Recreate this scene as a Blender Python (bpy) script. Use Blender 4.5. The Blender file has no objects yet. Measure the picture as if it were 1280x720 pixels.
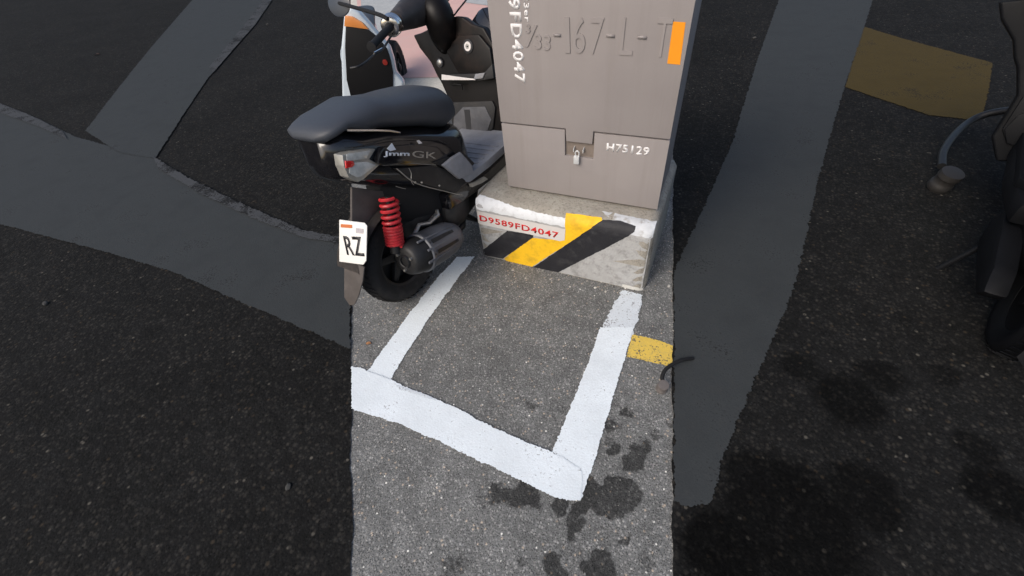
import bpy, bmesh, math, random
from mathutils import Vector, Matrix, noise
random.seed(7)
scn = bpy.context.scene
R = math.radians
COL = scn.collection

# ------------------------------------------------------------------ camera
H = 1.5
F, PITCH, ROLL, YAW = 529.4, 0.7905, -0.1311, -0.522
cp, sp, cy, sy = math.cos(PITCH), math.sin(PITCH), math.cos(YAW), math.sin(YAW)
fwd = Vector((sy*cp, cy*cp, -sp)); rt0 = Vector((cy, -sy, 0)); up0 = rt0.cross(fwd)
cr, sr = math.cos(ROLL), math.sin(ROLL)
rgt = cr*rt0 + sr*up0; upv = -sr*rt0 + cr*up0
EYE = Vector((0, 0, H))
cam = bpy.data.cameras.new('camera'); camo = bpy.data.objects.new('camera', cam); COL.objects.link(camo)
m = Matrix((rgt, upv, -fwd)).transposed().to_4x4(); m.translation = EYE
camo.matrix_world = m
cam.sensor_width = 36; cam.lens = 36*F/1280; cam.clip_start = .02; cam.clip_end = 500
scn.camera = camo

# ------------------------------------------------------------------ light
SUN_EL, SUN_AZ = 42, 200      # azimuth clockwise from +Y of where the sun stands
w = bpy.data.worlds.new('World'); scn.world = w; w.use_nodes = True
nt = w.node_tree; bg = nt.nodes['Background']
sky = nt.nodes.new('ShaderNodeTexSky'); sky.sky_type = 'NISHITA'; sky.sun_disc = False
sky.sun_elevation = R(SUN_EL); sky.sun_rotation = R(SUN_AZ); sky.air_density = 1.0; sky.dust_density = 4.0; sky.ozone_density = 1.0
nt.links.new(sky.outputs[0], bg.inputs[0]); bg.inputs[1].default_value = .13
sl = bpy.data.lights.new('sun', 'SUN'); sl.energy = 1.1; sl.angle = R(28); sl.color = (1, .96, .9)
so = bpy.data.objects.new('sun', sl); COL.objects.link(so)
sd = Vector((math.sin(R(SUN_AZ))*math.cos(R(SUN_EL)), math.cos(R(SUN_AZ))*math.cos(R(SUN_EL)), math.sin(R(SUN_EL))))
so.rotation_euler = sd.to_track_quat('Z', 'Y').to_euler()
scn.view_settings.view_transform = 'Standard'; scn.view_settings.look = 'None'
scn.view_settings.exposure = 0.35; scn.view_settings.gamma = 1; scn.view_settings.use_curve_mapping = False

# ------------------------------------------------------------------ survey helpers
def ray(px, py): return fwd + rgt*((px-640)/F) - upv*((py-360)/F)
def U(px, py, z=0.0):
    d = ray(px, py); return EYE + d*((z-H)/d.z)
def onplane(px, py, pt, n, M=None):
    """point of the sight line in the plane (pt, n); with M everything is in M's local frame"""
    o, d = EYE.copy(), ray(px, py)
    if M is not None:
        I = M.inverted(); o = I @ o; d = I.to_3x3() @ d
    pt = Vector(pt); n = Vector(n)
    return o + d*((pt-o).dot(n)/d.dot(n))

# ------------------------------------------------------------------ object helpers
def tag(o, label=None, cat=None, group=None, kind=None):
    if label: o['label'] = label
    if cat: o['category'] = cat
    if group: o['group'] = group
    if kind: o['kind'] = kind
    return o
def empty(name, M, **k):
    o = bpy.data.objects.new(name, None); COL.objects.link(o); o.empty_display_size = .1
    o.matrix_world = M; return tag(o, **k)
def mk(name, bm, mat, parent=None, smooth=40, **k):
    me = bpy.data.meshes.new(name)
    bmesh.ops.recalc_face_normals(bm, faces=bm.faces)
    bm.to_mesh(me); bm.free()
    if smooth:
        for p in me.polygons: p.use_smooth = True
        me.set_sharp_from_angle(angle=R(smooth))
    me.materials.append(mat)
    o = bpy.data.objects.new(name, me); COL.objects.link(o)
    if parent: o.parent = parent
    return tag(o, **k)
def prism(bm, pts, ext, bev=0.0, seg=2):
    pts = [Vector(p) for p in pts]; ext = Vector(ext)
    vs = [bm.verts.new(p) for p in pts]; f = bm.faces.new(vs)
    r = bmesh.ops.extrude_face_region(bm, geom=[f])
    nv = [g for g in r['geom'] if isinstance(g, bmesh.types.BMVert)]
    for v in nv: v.co += ext
    if bev:
        es = set()
        for v in vs+nv:
            for e in v.link_edges: es.add(e)
        bmesh.ops.bevel(bm, geom=list(es), offset=bev, segments=seg, affect='EDGES', profile=.6, clamp_overlap=True)
    return bm
def box(bm, a, b, bev=0.0, seg=2):
    x0, y0, z0 = a; x1, y1, z1 = b
    return prism(bm, [(x0,y0,z0),(x1,y0,z0),(x1,y1,z0),(x0,y1,z0)], (0,0,z1-z0), bev, seg)
def catmull(pts, n=6):
    P = [Vector(p) for p in pts]; out = []
    Q = [P[0]*2-P[1]] + P + [P[-1]*2-P[-2]]
    for i in range(1, len(Q)-2):
        for k in range(n):
            t = k/n; a, b, c, d = Q[i-1:i+3]
            out.append(.5*((2*b)+(c-a)*t+(2*a-5*b+4*c-d)*t*t+(3*b-a-3*c+d)*t**3))
    out.append(P[-1]); return out
def tube(bm, path, rad, seg=10, caps=True):
    P = [Vector(p) for p in path]; n = len(P)
    rr = rad if isinstance(rad, (list, tuple)) else [rad]*n
    t0 = (P[1]-P[0]).normalized(); ref = Vector((0,0,1)) if abs(t0.z) < .9 else Vector((1,0,0))
    u = t0.cross(ref).normalized(); rings = []
    for i in range(n):
        t = (P[min(i+1,n-1)]-P[max(i-1,0)]).normalized()
        u = (u - t*u.dot(t)).normalized(); v = t.cross(u)
        rings.append([bm.verts.new(P[i]+(u*math.cos(2*math.pi*k/seg)+v*math.sin(2*math.pi*k/seg))*rr[i]) for k in range(seg)])
    for a, b in zip(rings, rings[1:]):
        for k in range(seg): bm.faces.new((a[k], a[(k+1)%seg], b[(k+1)%seg], b[k]))
    if caps:
        bm.faces.new(rings[0]); bm.faces.new(rings[-1])
    return bm
def lathe(bm, prof, c, axis, seg=40, close=False):
    """prof: (radius, along axis)"""
    c = Vector(c); a = Vector(axis).normalized()
    ref = Vector((0,0,1)) if abs(a.z) < .9 else Vector((1,0,0))
    u = a.cross(ref).normalized(); v = a.cross(u); rings = []
    for r, h in prof:
        if r < 1e-6: rings.append([bm.verts.new(c+a*h)])
        else: rings.append([bm.verts.new(c+a*h+(u*math.cos(2*math.pi*k/seg)+v*math.sin(2*math.pi*k/seg))*r) for k in range(seg)])
    prs = list(zip(rings, rings[1:]))
    if close: prs.append((rings[-1], rings[0]))
    for A, B in prs:
        for k in range(seg):
            q = (k+1) % seg
            if len(A) == 1 and len(B) == 1: continue
            if len(A) == 1: bm.faces.new((A[0], B[q], B[k]))
            elif len(B) == 1: bm.faces.new((A[k], A[q], B[0]))
            else: bm.faces.new((A[k], A[q], B[q], B[k]))
    return bm
def loft(bm, secs, n=28, e=2.6):
    """secs: (y, half width, z bottom, z top[, x centre]) superellipse sections along local y"""
    rings = []
    for s in secs:
        y, hw, zb, zt = s[:4]; xc = s[4] if len(s) > 4 else 0
        zc, hz = (zb+zt)/2, (zt-zb)/2; r = []
        for k in range(n):
            a = 2*math.pi*k/n; c_, s_ = math.cos(a), math.sin(a)
            r.append(bm.verts.new((xc+hw*math.copysign(abs(c_)**(2/e), c_), y, zc+hz*math.copysign(abs(s_)**(2/e), s_))))
        rings.append(r)
    for a, b in zip(rings, rings[1:]):
        for k in range(n): bm.faces.new((a[k], a[(k+1)%n], b[(k+1)%n], b[k]))
    bm.faces.new(rings[0]); bm.faces.new(rings[-1]); return bm
def interp(tab, x):
    tab = sorted(tab)
    if x <= tab[0][0]: return tab[0][1]
    for (a, fa), (b, fb) in zip(tab, tab[1:]):
        if x <= b: return fa+(fb-fa)*(x-a)/(b-a)
    return tab[-1][1]
def ragged(pts, amp=.004, step=.012, seed=0, close=True):
    """outline with a hand-painted, uneven edge"""
    out = []; P = [Vector(p) for p in pts]; n = len(P)
    for i in range(n if close else n-1):
        a, b = P[i], P[(i+1)%n]; L = (b-a).length; k = max(1, int(L/step)); d = (b-a)/L
        nn = Vector((-d.y, d.x, 0))
        for j in range(k):
            p = a+(b-a)*j/k
            o = noise.noise(p*22+Vector((seed*7.3,0,0)))*amp*1.2 + noise.noise(p*90+Vector((0,seed*3.1,0)))*amp*.8 + random.uniform(-.55,.55)*amp
            out.append(p+nn*o)
    return out
def text_mesh(s, size, thick, extra=0.0, space=1.0):
    cu = bpy.data.curves.new('t', 'FONT'); cu.body = s; cu.size = size; cu.extrude = thick; cu.offset = extra; cu.space_character = space
    cu.resolution_u = 3
    o = bpy.data.objects.new('t', cu); COL.objects.link(o)
    dg = bpy.context.evaluated_depsgraph_get(); dg.update()
    me = bpy.data.meshes.new_from_object(o.evaluated_get(dg))
    bpy.data.objects.remove(o); bpy.data.curves.remove(cu); return me
def put_text(name, s, p0, p1, up, height, mat, parent, thick=.0008, extra=0.0, space=1.0, lift=None, bevel=None, **k):
    """writing whose baseline runs p0 to p1 (parent space), capitals 'height' tall"""
    me = text_mesh(s, 1.0, 0, extra, space)
    xs = [v.co.x for v in me.vertices]; ys = [v.co.y for v in me.vertices]
    x0, x1, y0, y1 = min(xs), max(xs), min(ys), max(ys)
    p0, p1, up = Vector(p0), Vector(p1), Vector(up)
    ux = (p1-p0)/(x1-x0); uz = (p1-p0).normalized().cross(up.normalized()).normalized(); uy = uz.cross((p1-p0).normalized()).normalized()*(height/(y1-y0))
    bm = bmesh.new(); bm.from_mesh(me); bpy.data.meshes.remove(me)
    for v in bm.verts: v.co = p0+ux*(v.co.x-x0)+uy*(v.co.y-y0)+uz*(lift if lift else thick)
    r = bmesh.ops.extrude_face_region(bm, geom=list(bm.faces))
    for g in r['geom']:
        if isinstance(g, bmesh.types.BMVert): g.co += -uz*thick*.9
    return mk(name, bm, mat, parent, smooth=0, **k)

# ------------------------------------------------------------------ materials
def mat(name, col=(.5,.5,.5), rough=.6, metal=0, spec=.5, coat=0, var=0.0, vscale=8, bump=0.0, bscale=60, dirt=None, dirt_amt=0.0, dirt_scale=5):
    M = bpy.data.materials.new(name); M.use_nodes = True; t = M.node_tree; b = t.nodes['Principled BSDF']
    b.inputs['Roughness'].default_value = rough; b.inputs['Metallic'].default_value = metal
    b.inputs['Specular IOR Level'].default_value = spec; b.inputs['Coat Weight'].default_value = coat
    b.inputs['Coat Roughness'].default_value = .08
    b.inputs['Base Color'].default_value = (*col, 1)
    tc = t.nodes.new('ShaderNodeTexCoord')
    out = None
    if var or dirt_amt:
        n = t.nodes.new('ShaderNodeTexNoise'); n.inputs['Scale'].default_value = vscale; n.inputs['Detail'].default_value = 8; n.inputs['Roughness'].default_value = .65
        t.links.new(tc.outputs['Object'], n.inputs[0])
        mr = t.nodes.new('ShaderNodeMapRange'); mr.inputs[1].default_value = .25; mr.inputs[2].default_value = .75
        mr.inputs[3].default_value = 1-var; mr.inputs[4].default_value = 1+var; t.links.new(n.outputs[0], mr.inputs[0])
        vm = t.nodes.new('ShaderNodeVectorMath'); vm.operation = 'SCALE'; vm.inputs[0].default_value = col
        t.links.new(mr.outputs[0], vm.inputs['Scale']); out = vm.outputs[0]
        if dirt_amt:
            n2 = t.nodes.new('ShaderNodeTexNoise'); n2.inputs['Scale'].default_value = dirt_scale; n2.inputs['Detail'].default_value = 10; n2.inputs['Roughness'].default_value = .7
            t.links.new(tc.outputs['Object'], n2.inputs[0])
            m2 = t.nodes.new('ShaderNodeMapRange'); m2.inputs[1].default_value = .5; m2.inputs[2].default_value = .68; m2.inputs[4].default_value = dirt_amt
            t.links.new(n2.outputs[0], m2.inputs[0])
            mx = t.nodes.new('ShaderNodeMix'); mx.data_type = 'RGBA'; mx.inputs[7].default_value = (*(dirt or (.1,.09,.08)), 1)
            t.links.new(m2.outputs[0], mx.inputs[0]); t.links.new(out, mx.inputs[6]); out = mx.outputs[2]
            ra = t.nodes.new('ShaderNodeMapRange'); ra.inputs[3].default_value = rough; ra.inputs[4].default_value = min(1, rough+.35)
            t.links.new(m2.outputs[0], ra.inputs[0]); t.links.new(ra.outputs[0], b.inputs['Roughness'])
        t.links.new(out, b.inputs['Base Color'])
    if bump:
        n3 = t.nodes.new('ShaderNodeTexNoise'); n3.inputs['Scale'].default_value = bscale; n3.inputs['Detail'].default_value = 6
        t.links.new(tc.outputs['Object'], n3.inputs[0])
        bp = t.nodes.new('ShaderNodeBump'); bp.inputs['Strength'].default_value = 1; bp.inputs['Distance'].default_value = bump
        t.links.new(n3.outputs[0], bp.inputs['Height']); t.links.new(bp.outputs[0], b.inputs['Normal'])
    return M

class NT:
    """small node writer"""
    def __init__(s, name):
        s.M = bpy.data.materials.new(name); s.M.use_nodes = True; s.t = s.M.node_tree; s.b = s.t.nodes['Principled BSDF']
        s.tc = s.t.nodes.new('ShaderNodeTexCoord').outputs['Object']
    def link(s, a, b): s.t.links.new(a, b)
    def node(s, ty, ins=None, **k):
        n = s.t.nodes.new(ty)
        for a, v in k.items(): setattr(n, a, v)
        for i, v in (ins or {}).items():
            if hasattr(v, 'is_output'): s.link(v, n.inputs[i])
            else: n.inputs[i].default_value = v
        return n
    def noise(s, scale, detail=4, rough=.5, vec=None, dist=0):
        return s.node('ShaderNodeTexNoise', {0: vec or s.tc, 'Scale': scale, 'Detail': detail, 'Roughness': rough, 'Distortion': dist}).outputs[0]
    def rng(s, v, a, b, c=0., d=1.): return s.node('ShaderNodeMapRange', {0: v, 1: a, 2: b, 3: c, 4: d}).outputs[0]
    def math(s, op, a, b=0.): return s.node('ShaderNodeMath', {0: a, 1: b}, operation=op).outputs[0]
    def mix(s, f, a, b): 
        return s.node('ShaderNodeMix', {0: f, 6: a, 7: b}, data_type='RGBA').outputs[2]

def asphalt(name, base, chip, chip2, stains=(), contrast=1.0, spec=.3, size=1.0):
    N = NT(name)
    vor = N.node('ShaderNodeTexVoronoi', {0: N.tc, 'Scale': 118./size}, feature='F1')
    sep = N.node('ShaderNodeSeparateColor', {0: vor.outputs['Color']})
    vor2 = N.node('ShaderNodeTexVoronoi', {0: N.tc, 'Scale': 230./size}, feature='F1')
    sep2 = N.node('ShaderNodeSeparateColor', {0: vor2.outputs['Color']})
    big = N.noise(1.7, 6, .6); mid = N.noise(14, 5, .6); fine = N.noise(420, 3, .6)
    edge = N.rng(vor.outputs['Distance'], .15, .62, 1, 0)
    edge2 = N.rng(vor2.outputs['Distance'], .2, .6, 1, 0)
    # binder, varied
    c = N.mix(N.rng(fine, .3, .7), (base[0]*.62, base[1]*.62, base[2]*.62, 1), (base[0]*1.3, base[1]*1.3, base[2]*1.3, 1))
    f1 = N.math('MULTIPLY', N.rng(sep.outputs[0], .45, 1.0, 0, .85*contrast), edge)
    c = N.mix(f1, c, chip)
    f2 = N.math('MULTIPLY', N.rng(sep2.outputs[1], .45, 1.0, 0, .85*contrast), edge2)
    c = N.mix(f2, c, chip2)
    f3 = N.math('MULTIPLY', N.math('GREATER_THAN', sep.outputs[1], .988), N.rng(edge, .3, .8))
    c = N.mix(f3, c, (min(1,chip[0]*1.9), min(1,chip[1]*1.9), min(1,chip[2]*1.85), 1))
    f4 = N.math('MULTIPLY', N.math('GREATER_THAN', sep.outputs[2], .978), edge)
    c = N.mix(f4, c, (chip[0]*1.05, chip[1]*.88, chip[2]*.72, 1))
    f5 = N.math('MULTIPLY', N.math('LESS_THAN', sep2.outputs[2], .25), edge2)
    c = N.mix(f5, c, (base[0]*.3, base[1]*.3, base[2]*.3, 1))
    tone = N.math('MULTIPLY', N.rng(big, .3, .7, .82, 1.16), N.rng(mid, .3, .7, .80, 1.2))
    c = N.node('ShaderNodeVectorMath', {0: c, 'Scale': tone}, operation='SCALE').outputs[0]
    rough = .92
    if stains == 'attr':
        at = N.node('ShaderNodeAttribute'); at.attribute_name = 'oil'
        acc = N.math('MULTIPLY', N.rng(N.math('ADD', at.outputs['Fac'], N.rng(N.noise(70, 5, .75), .3, .7, -.22, .22)), .32, .62, 0, 1), N.rng(N.noise(60, 4, .7), .25, .6, .72, 1))
        c = N.mix(acc, c, N.node('ShaderNodeVectorMath', {0: c, 'Scale': .22}, operation='SCALE').outputs[0])
    elif stains:
        wob = N.node('ShaderNodeTexNoise', {0: N.tc, 'Scale': 16., 'Detail': 7., 'Roughness': .68})
        off = N.node('ShaderNodeVectorMath', {0: wob.outputs['Color'], 1: (.5,.5,.5)}, operation='SUBTRACT').outputs[0]
        off = N.node('ShaderNodeVectorMath', {0: off, 'Scale': .085}, operation='SCALE').outputs[0]
        pos = N.node('ShaderNodeVectorMath', {0: N.tc, 1: off}, operation='ADD').outputs[0]
        acc = None
        for (x, y, r, k) in stains:
            d = N.node('ShaderNodeVectorMath', {0: pos, 1: (x, y, 0)}, operation='DISTANCE').outputs['Value']
            q = N.rng(d, r*.72, r*1.12, k, 0)
            acc = q if acc is None else N.math('MAXIMUM', acc, q)
        acc = N.math('MULTIPLY', acc, N.rng(N.noise(60, 4, .7), .25, .6, .72, 1))
        c = N.mix(acc, c, N.node('ShaderNodeVectorMath', {0: c, 'Scale': .13}, operation='SCALE').outputs[0])
    N.link(c, N.b.inputs['Base Color']); N.b.inputs['Roughness'].default_value = rough; N.b.inputs['Specular IOR Level'].default_value = spec
    h = N.math('ADD', N.math('MULTIPLY', edge, .6), N.math('MULTIPLY', edge2, .3)); h = N.math('ADD', h, N.math('MULTIPLY', fine, .3))
    bp = N.node('ShaderNodeBump', {'Strength': .8, 'Distance': .0022, 'Height': h}); N.link(bp.outputs[0], N.b.inputs['Normal'])
    return N.M

def road_paint(name, col, under, wear=.5, fleck=.5):
    """brushed road paint with pits where the asphalt shows"""
    N = NT(name)
    n1 = N.noise(95, 6, .75); n2 = N.noise(4.5, 5, .6); n3 = N.noise(260, 3, .6)
    thr = N.rng(n2, .35, .7, .80-fleck*.10, .70-fleck*.25-wear*.0)
    pit = N.math('GREATER_THAN', n1, thr)
    tone = N.math('MULTIPLY', N.rng(n2, .3, .7, .86, 1.05), N.rng(n3, .3, .7, .90, 1.05))
    c = N.node('ShaderNodeVectorMath', {0: col, 'Scale': tone}, operation='SCALE').outputs[0]
    soil = N.math('ADD', N.rng(N.noise(30, 8, .75), .5, .72, 0, .5*wear), N.rng(N.noise(150, 6, .8), .52, .75, 0, .30))
    c = N.mix(soil, c, (under[0]*2.2, under[1]*2.2, under[2]*2.2, 1))
    c = N.mix(pit, c, (*under, 1))
    N.link(c, N.b.inputs['Base Color']); N.b.inputs['Roughness'].default_value = .75; N.b.inputs['Specular IOR Level'].default_value = .25
    vor = N.node('ShaderNodeTexVoronoi', {0: N.tc, 'Scale': 118.}, feature='F1')
    h = N.math('ADD', N.math('MULTIPLY', vor.outputs['Distance'], -.5), N.math('MULTIPLY', n3, .4))
    bp = N.node('ShaderNodeBump', {'Strength': .8, 'Distance': .0013, 'Height': h}); N.link(bp.outputs[0], N.b.inputs['Normal'])
    return N.M

def concrete_mat(name, c0, c1, c2, scale=60, bump=.004):
    N = NT(name)
    a = N.noise(9, 8, .7); b_ = N.noise(scale, 6, .75); v = N.node('ShaderNodeTexVoronoi', {0: N.tc, 'Scale': scale*1.6})
    c = N.mix(N.rng(a, .35, .65), (*c0, 1), (*c1, 1)); c = N.mix(N.rng(b_, .52, .66), c, (*c2, 1))
    dots = N.math('LESS_THAN', v.outputs['Distance'], .12)
    c = N.mix(N.math('MULTIPLY', dots, .7), c, (c2[0]*.5, c2[1]*.5, c2[2]*.5, 1))
    N.link(c, N.b.inputs['Base Color']); N.b.inputs['Roughness'].default_value = .9; N.b.inputs['Specular IOR Level'].default_value = .2
    h = N.math('ADD', b_, N.math('MULTIPLY', a, .6))
    bp = N.node('ShaderNodeBump', {'Strength': 1., 'Distance': bump, 'Height': h}); N.link(bp.outputs[0], N.b.inputs['Normal'])
    return N.M

def G(px, py, z=0.0): p = U(px, py, z); return Vector((p.x, p.y, z))
def stain(px, py, rpx, k=1.0):
    p = U(px, py); q = U(px+rpx, py); return (p.x, p.y, (q-p).length, k)

ST_C = [stain(*s) for s in [(790,578,14,.9),(800,562,12,.8),(810,556,8,.7),(766,563,9,.8),(764,532,12,.6),(758,548,8,.5),(742,622,17),(758,630,17),(778,622,20),(772,610,16),(788,612,12),(735,606,10,.9),
        (718,655,13,.95),(714,668,9,.8),(700,632,10,.9),(726,636,10,.8),(778,672,7,.8),(806,660,6,.5),(690,706,14,.85),(698,714,12,.8),(752,713,23),(738,706,12,.9),(656,700,8,.5),(810,705,13,.45),(808,694,9,.4),
        (645,622,17,.8),(662,612,18,.85),(672,626,12,.7),(622,618,15,.65),(604,630,10,.45),(585,568,9,.3),(664,508,10,.5),(656,498,7,.4),(700,512,8,.4),(692,524,6,.4),(784,515,9,.6),(822,545,7,.5),(805,548,7,.45),(770,505,8,.4),(568,704,17,.5),(556,712,10,.5),(835,533,7,.5)]]
A_MID = asphalt('asphalt', (.152,.153,.147), (.44,.43,.405,1), (.34,.34,.33,1), 'attr')
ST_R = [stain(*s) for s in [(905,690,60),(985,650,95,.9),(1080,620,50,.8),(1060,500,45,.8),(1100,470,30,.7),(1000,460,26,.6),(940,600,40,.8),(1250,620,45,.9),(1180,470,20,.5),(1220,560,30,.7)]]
A_DIM = asphalt('dimmed asphalt', (.0115,.0115,.0112), (.048,.044,.038,1), (.030,.030,.029,1), ST_R, size=1.9, contrast=.95, spec=.08)  # darkened copy of the road asphalt; side-strip dimming is put into the colour
PAINT_W = road_paint('fresh white road paint', (.78,.84,.87), (.26,.26,.26), wear=.35, fleck=.62)
PAINT_WORN = road_paint('white road paint over gritty asphalt', (.66,.71,.745), (.20,.20,.20), wear=.9, fleck=.95)
PAINT_Y = road_paint('yellow road paint', (.76,.53,.10), (.10,.095,.085), wear=.7, fleck=1.2)
PAINT_W_DIM = road_paint('dimmed white road paint', (.044,.0485,.0505), (.022,.022,.022), wear=.9, fleck=.75)  # white line paint darkened, the dimming sits in the colour
PAINT_EDGE_DIM = road_paint('dimmed white road paint edge', (.066,.069,.073), (.016,.016,.016), wear=.6, fleck=1.3)  # lighter rim of the same dimmed white paint
PAINT_Y_DIM = road_paint('dimmed yellow road paint', (.066,.047,.0150), (.016,.015,.013), wear=.5, fleck=.8)  # yellow line paint with the side dimming mixed into its colour
for M_ in (PAINT_W_DIM, PAINT_EDGE_DIM, PAINT_Y_DIM): M_.node_tree.nodes['Principled BSDF'].inputs['Specular IOR Level'].default_value = .08

# ------------------------------------------------------------------ ground
def sheet(name, pts, z, mat_, **k):
    from mathutils.geometry import delaunay_2d_cdt
    n = len(pts); vo, eo, fo = delaunay_2d_cdt([Vector((p[0], p[1])) for p in pts], [(i, (i+1) % n) for i in range(n)], [], 1, 1e-6)[:3]
    bm = bmesh.new(); vs = [bm.verts.new((p[0], p[1], z)) for p in vo]
    for t in fo:
        try: bm.faces.new([vs[i] for i in t])
        except ValueError: pass
    bm.normal_update()
    for f in bm.faces:
        if f.normal.z < 0: f.normal_flip()
    me = bpy.data.meshes.new(name); bm.to_mesh(me); bm.free(); me.materials.append(mat_)
    o = bpy.data.objects.new(name, me); COL.objects.link(o); return tag(o, **k)
def axis(lo, hi, step):
    v = [lo+step*i for i in range(int((hi-lo)/step)+1)]
    for k in (.3,1,3,10,40,110): v = [lo-k]+v+[v[-1]+k]
    v = sorted(set(v)); return v
def ground():
    xs, ys = axis(-1.4, .6, .011), axis(-.1, 1.6, .011)
    me = bpy.data.meshes.new('road'); nx_, ny_ = len(xs), len(ys)
    V_ = [(x, y, 0) for y in ys for x in xs]
    F_ = [(j*nx_+i, j*nx_+i+1, (j+1)*nx_+i+1, (j+1)*nx_+i) for j in range(ny_-1) for i in range(nx_-1)]
    me.from_pydata(V_, [], F_); at = me.attributes.new('oil', 'FLOAT', 'POINT')
    vals = [0.0]*len(V_)
    for i, (x, y, _) in enumerate(V_):
        if not (-1.4 < x < .6 and -.1 < y < 1.6): continue
        p = Vector((x, y, 0)); wx = noise.noise(p*15)*.020+noise.noise(p*42)*.014; wy = noise.noise(p*15+Vector((9,4,2)))*.020+noise.noise(p*42+Vector((3,8,1)))*.014
        px, py = x+wx, y+wy; b_ = 0
        for (sx, sy_, r, k) in ST_C:
            dx, dy = px-sx, py-sy_
            if abs(dx) < r*1.5 and abs(dy) < r*1.5:
                d = math.hypot(dx, dy)/r; b_ = max(b_, k*min(1, max(0, (1.25-d)/.5)))
        vals[i] = b_
    at.data.foreach_set('value', vals); me.materials.append(A_MID)
    o = bpy.data.objects.new('road', me); COL.objects.link(o); tag(o, kind='structure')
ground()
def seam(x):                     # straight edge of a dimmed side strip, slightly wobbled
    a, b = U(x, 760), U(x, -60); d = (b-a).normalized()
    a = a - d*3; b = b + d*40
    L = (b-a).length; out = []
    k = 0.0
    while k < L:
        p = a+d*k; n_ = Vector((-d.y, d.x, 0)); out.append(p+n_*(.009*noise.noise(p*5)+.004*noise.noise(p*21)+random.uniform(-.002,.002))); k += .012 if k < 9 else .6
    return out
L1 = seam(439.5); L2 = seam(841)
def dim_strip(L, side):  # near-black sheet that paints the dimming of one side strip
    me = bpy.data.meshes.new('dim_asphalt'); d = (L[-1]-L[0]).normalized(); n_ = Vector((-d.y, d.x, 0))*side; K = len(L)
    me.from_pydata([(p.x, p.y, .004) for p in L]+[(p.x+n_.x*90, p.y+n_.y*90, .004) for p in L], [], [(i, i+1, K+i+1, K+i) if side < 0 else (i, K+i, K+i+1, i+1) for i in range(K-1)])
    me.materials.append(A_DIM); o = bpy.data.objects.new('dim_asphalt', me); COL.objects.link(o); tag(o, kind='structure')
dim_strip(L1, 1); dim_strip(L2, -1)

def stripe(name, px, z, mat_, amp=.004, seed=1, **k):
    pts = ragged([U(*p) for p in px], amp, .0045, seed)
    return sheet(name, [(p.x,p.y) for p in pts], z, mat_, kind='structure', **k)
stripe('parking_line', [(571,322),(594,321),(570,352),(536,399),(505,447),(487,477),(455,470),(507,399),(545,350)], .004, PAINT_W, .004, 1)
stripe('parking_line', [(777,364),(804,369),(797,400),(788,424),(745,424),(757,400)], .0042, PAINT_WORN, .006, 2)
stripe('parking_line', [(750,410),(792,410),(779,455),(764,505),(745,570),(727,623),(705,610),(690,566),(712,512),(735,455)], .0055, PAINT_W, .0035, 3)
stripe('parking_line', [(440,459),(457,463),(486,475),(520,489),(570,510),(600,527),(640,546),(690,566),(726,586),(728,604),(725,625),(708,627),(692,622),(640,596),(590,573),(550,553),(500,531),(440,512)], .0075, PAINT_W, .0035, 4)
stripe('paint_drip', [(495,482),(512,487),(540,497),(545,503),(520,494),(500,488)], .0095, PAINT_WORN, .004, 15)
stripe('yellow_line', [(790,418),(815,424),(841,432),(841,459),(812,453),(783,446)], .0038, PAINT_Y, .003, 5)
# enlarged repeats of the markings, side dimming put into their colour
stripe('dim_parking_line', [(-40,120),(0,131),(50,150),(95,172),(190,198),(250,236),(310,262),(380,292),(438.5,303),(438.5,438),(380,412),(300,378),(220,342),(130,315),(60,297),(0,281),(-40,268)], .010, PAINT_W_DIM, .006, 6)
stripe('dim_parking_line', [(245,-4),(343,-4),(320,32),(290,65),(260,100),(230,145),(195,200),(150,192),(108,165),(150,110),(190,60)], .013, PAINT_W_DIM, .007, 7)
stripe('dim_paint_edge', [(0,130),(40,146),(80,166),(86,176),(50,160),(0,142)], .016, PAINT_EDGE_DIM, .005, 16)
stripe('dim_paint_edge', [(192,197),(240,226),(300,255),(380,290),(438,301),(438,309),(380,299),(320,276),(250,243),(200,213)], .016, PAINT_EDGE_DIM, .007, 17)
stripe('dim_paint_edge', [(340,2),(318,34),(290,66),(268,92),(262,86),(285,58),(310,28),(330,0)], .017, PAINT_EDGE_DIM, .007, 18)
stripe('dim_parking_line', [(975,-4),(1092,-4),(1075,50),(1055,110),(1040,160),(1022,225),(1006,300),(995,350),(982,385),(945,470),(900,580),(886,634),(866,634),(842,628),(842,340),(880,260),(915,180),(945,80)], .010, PAINT_W_DIM, .007, 8)
stripe('dim_yellow_line', [(1078,34),(1130,50),(1185,65),(1240,80),(1234,118),(1226,150),(1222,152),(1160,145),(1100,125),(1056,110)], .0085, PAINT_Y_DIM, .006, 9)

# pink paved island behind
KERB = concrete_mat('kerb stone', (.60,.57,.50), (.50,.48,.42), (.38,.36,.32), 70, .002)
N = NT('pink paving')
br = N.node('ShaderNodeTexBrick', {0: N.tc, 1: (.64,.40,.35,1), 2: (.58,.36,.32,1), 3: (.54,.37,.33,1), 'Scale': 1., 'Mortar Size': .004, 'Brick Width': .6, 'Row Height': .3})
c = N.mix(N.rng(N.noise(6,8,.7), .4, .75, 0, .35), br.outputs[0], (.50,.40,.36,1)); N.link(c, N.b.inputs['Base Color']); N.b.inputs['Roughness'].default_value = .85
PINK = N.M
GREYP = concrete_mat('grey paving', (.36,.37,.37), (.44,.45,.44), (.30,.31,.31), 40, .001)
zk = .12
il = [U(438, -60, zk), U(438, 40, zk), U(446, 112, zk), U(500, 128, zk), U(562, 132, zk), U(640, 132, zk), U(700,122,zk), U(856, 40, zk), U(862, -60, zk)]
bm = bmesh.new(); prism(bm, [(p.x,p.y,.0) for p in il], (0,0,zk), .012)
mk('kerb', bm, KERB, kind='structure')
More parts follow.
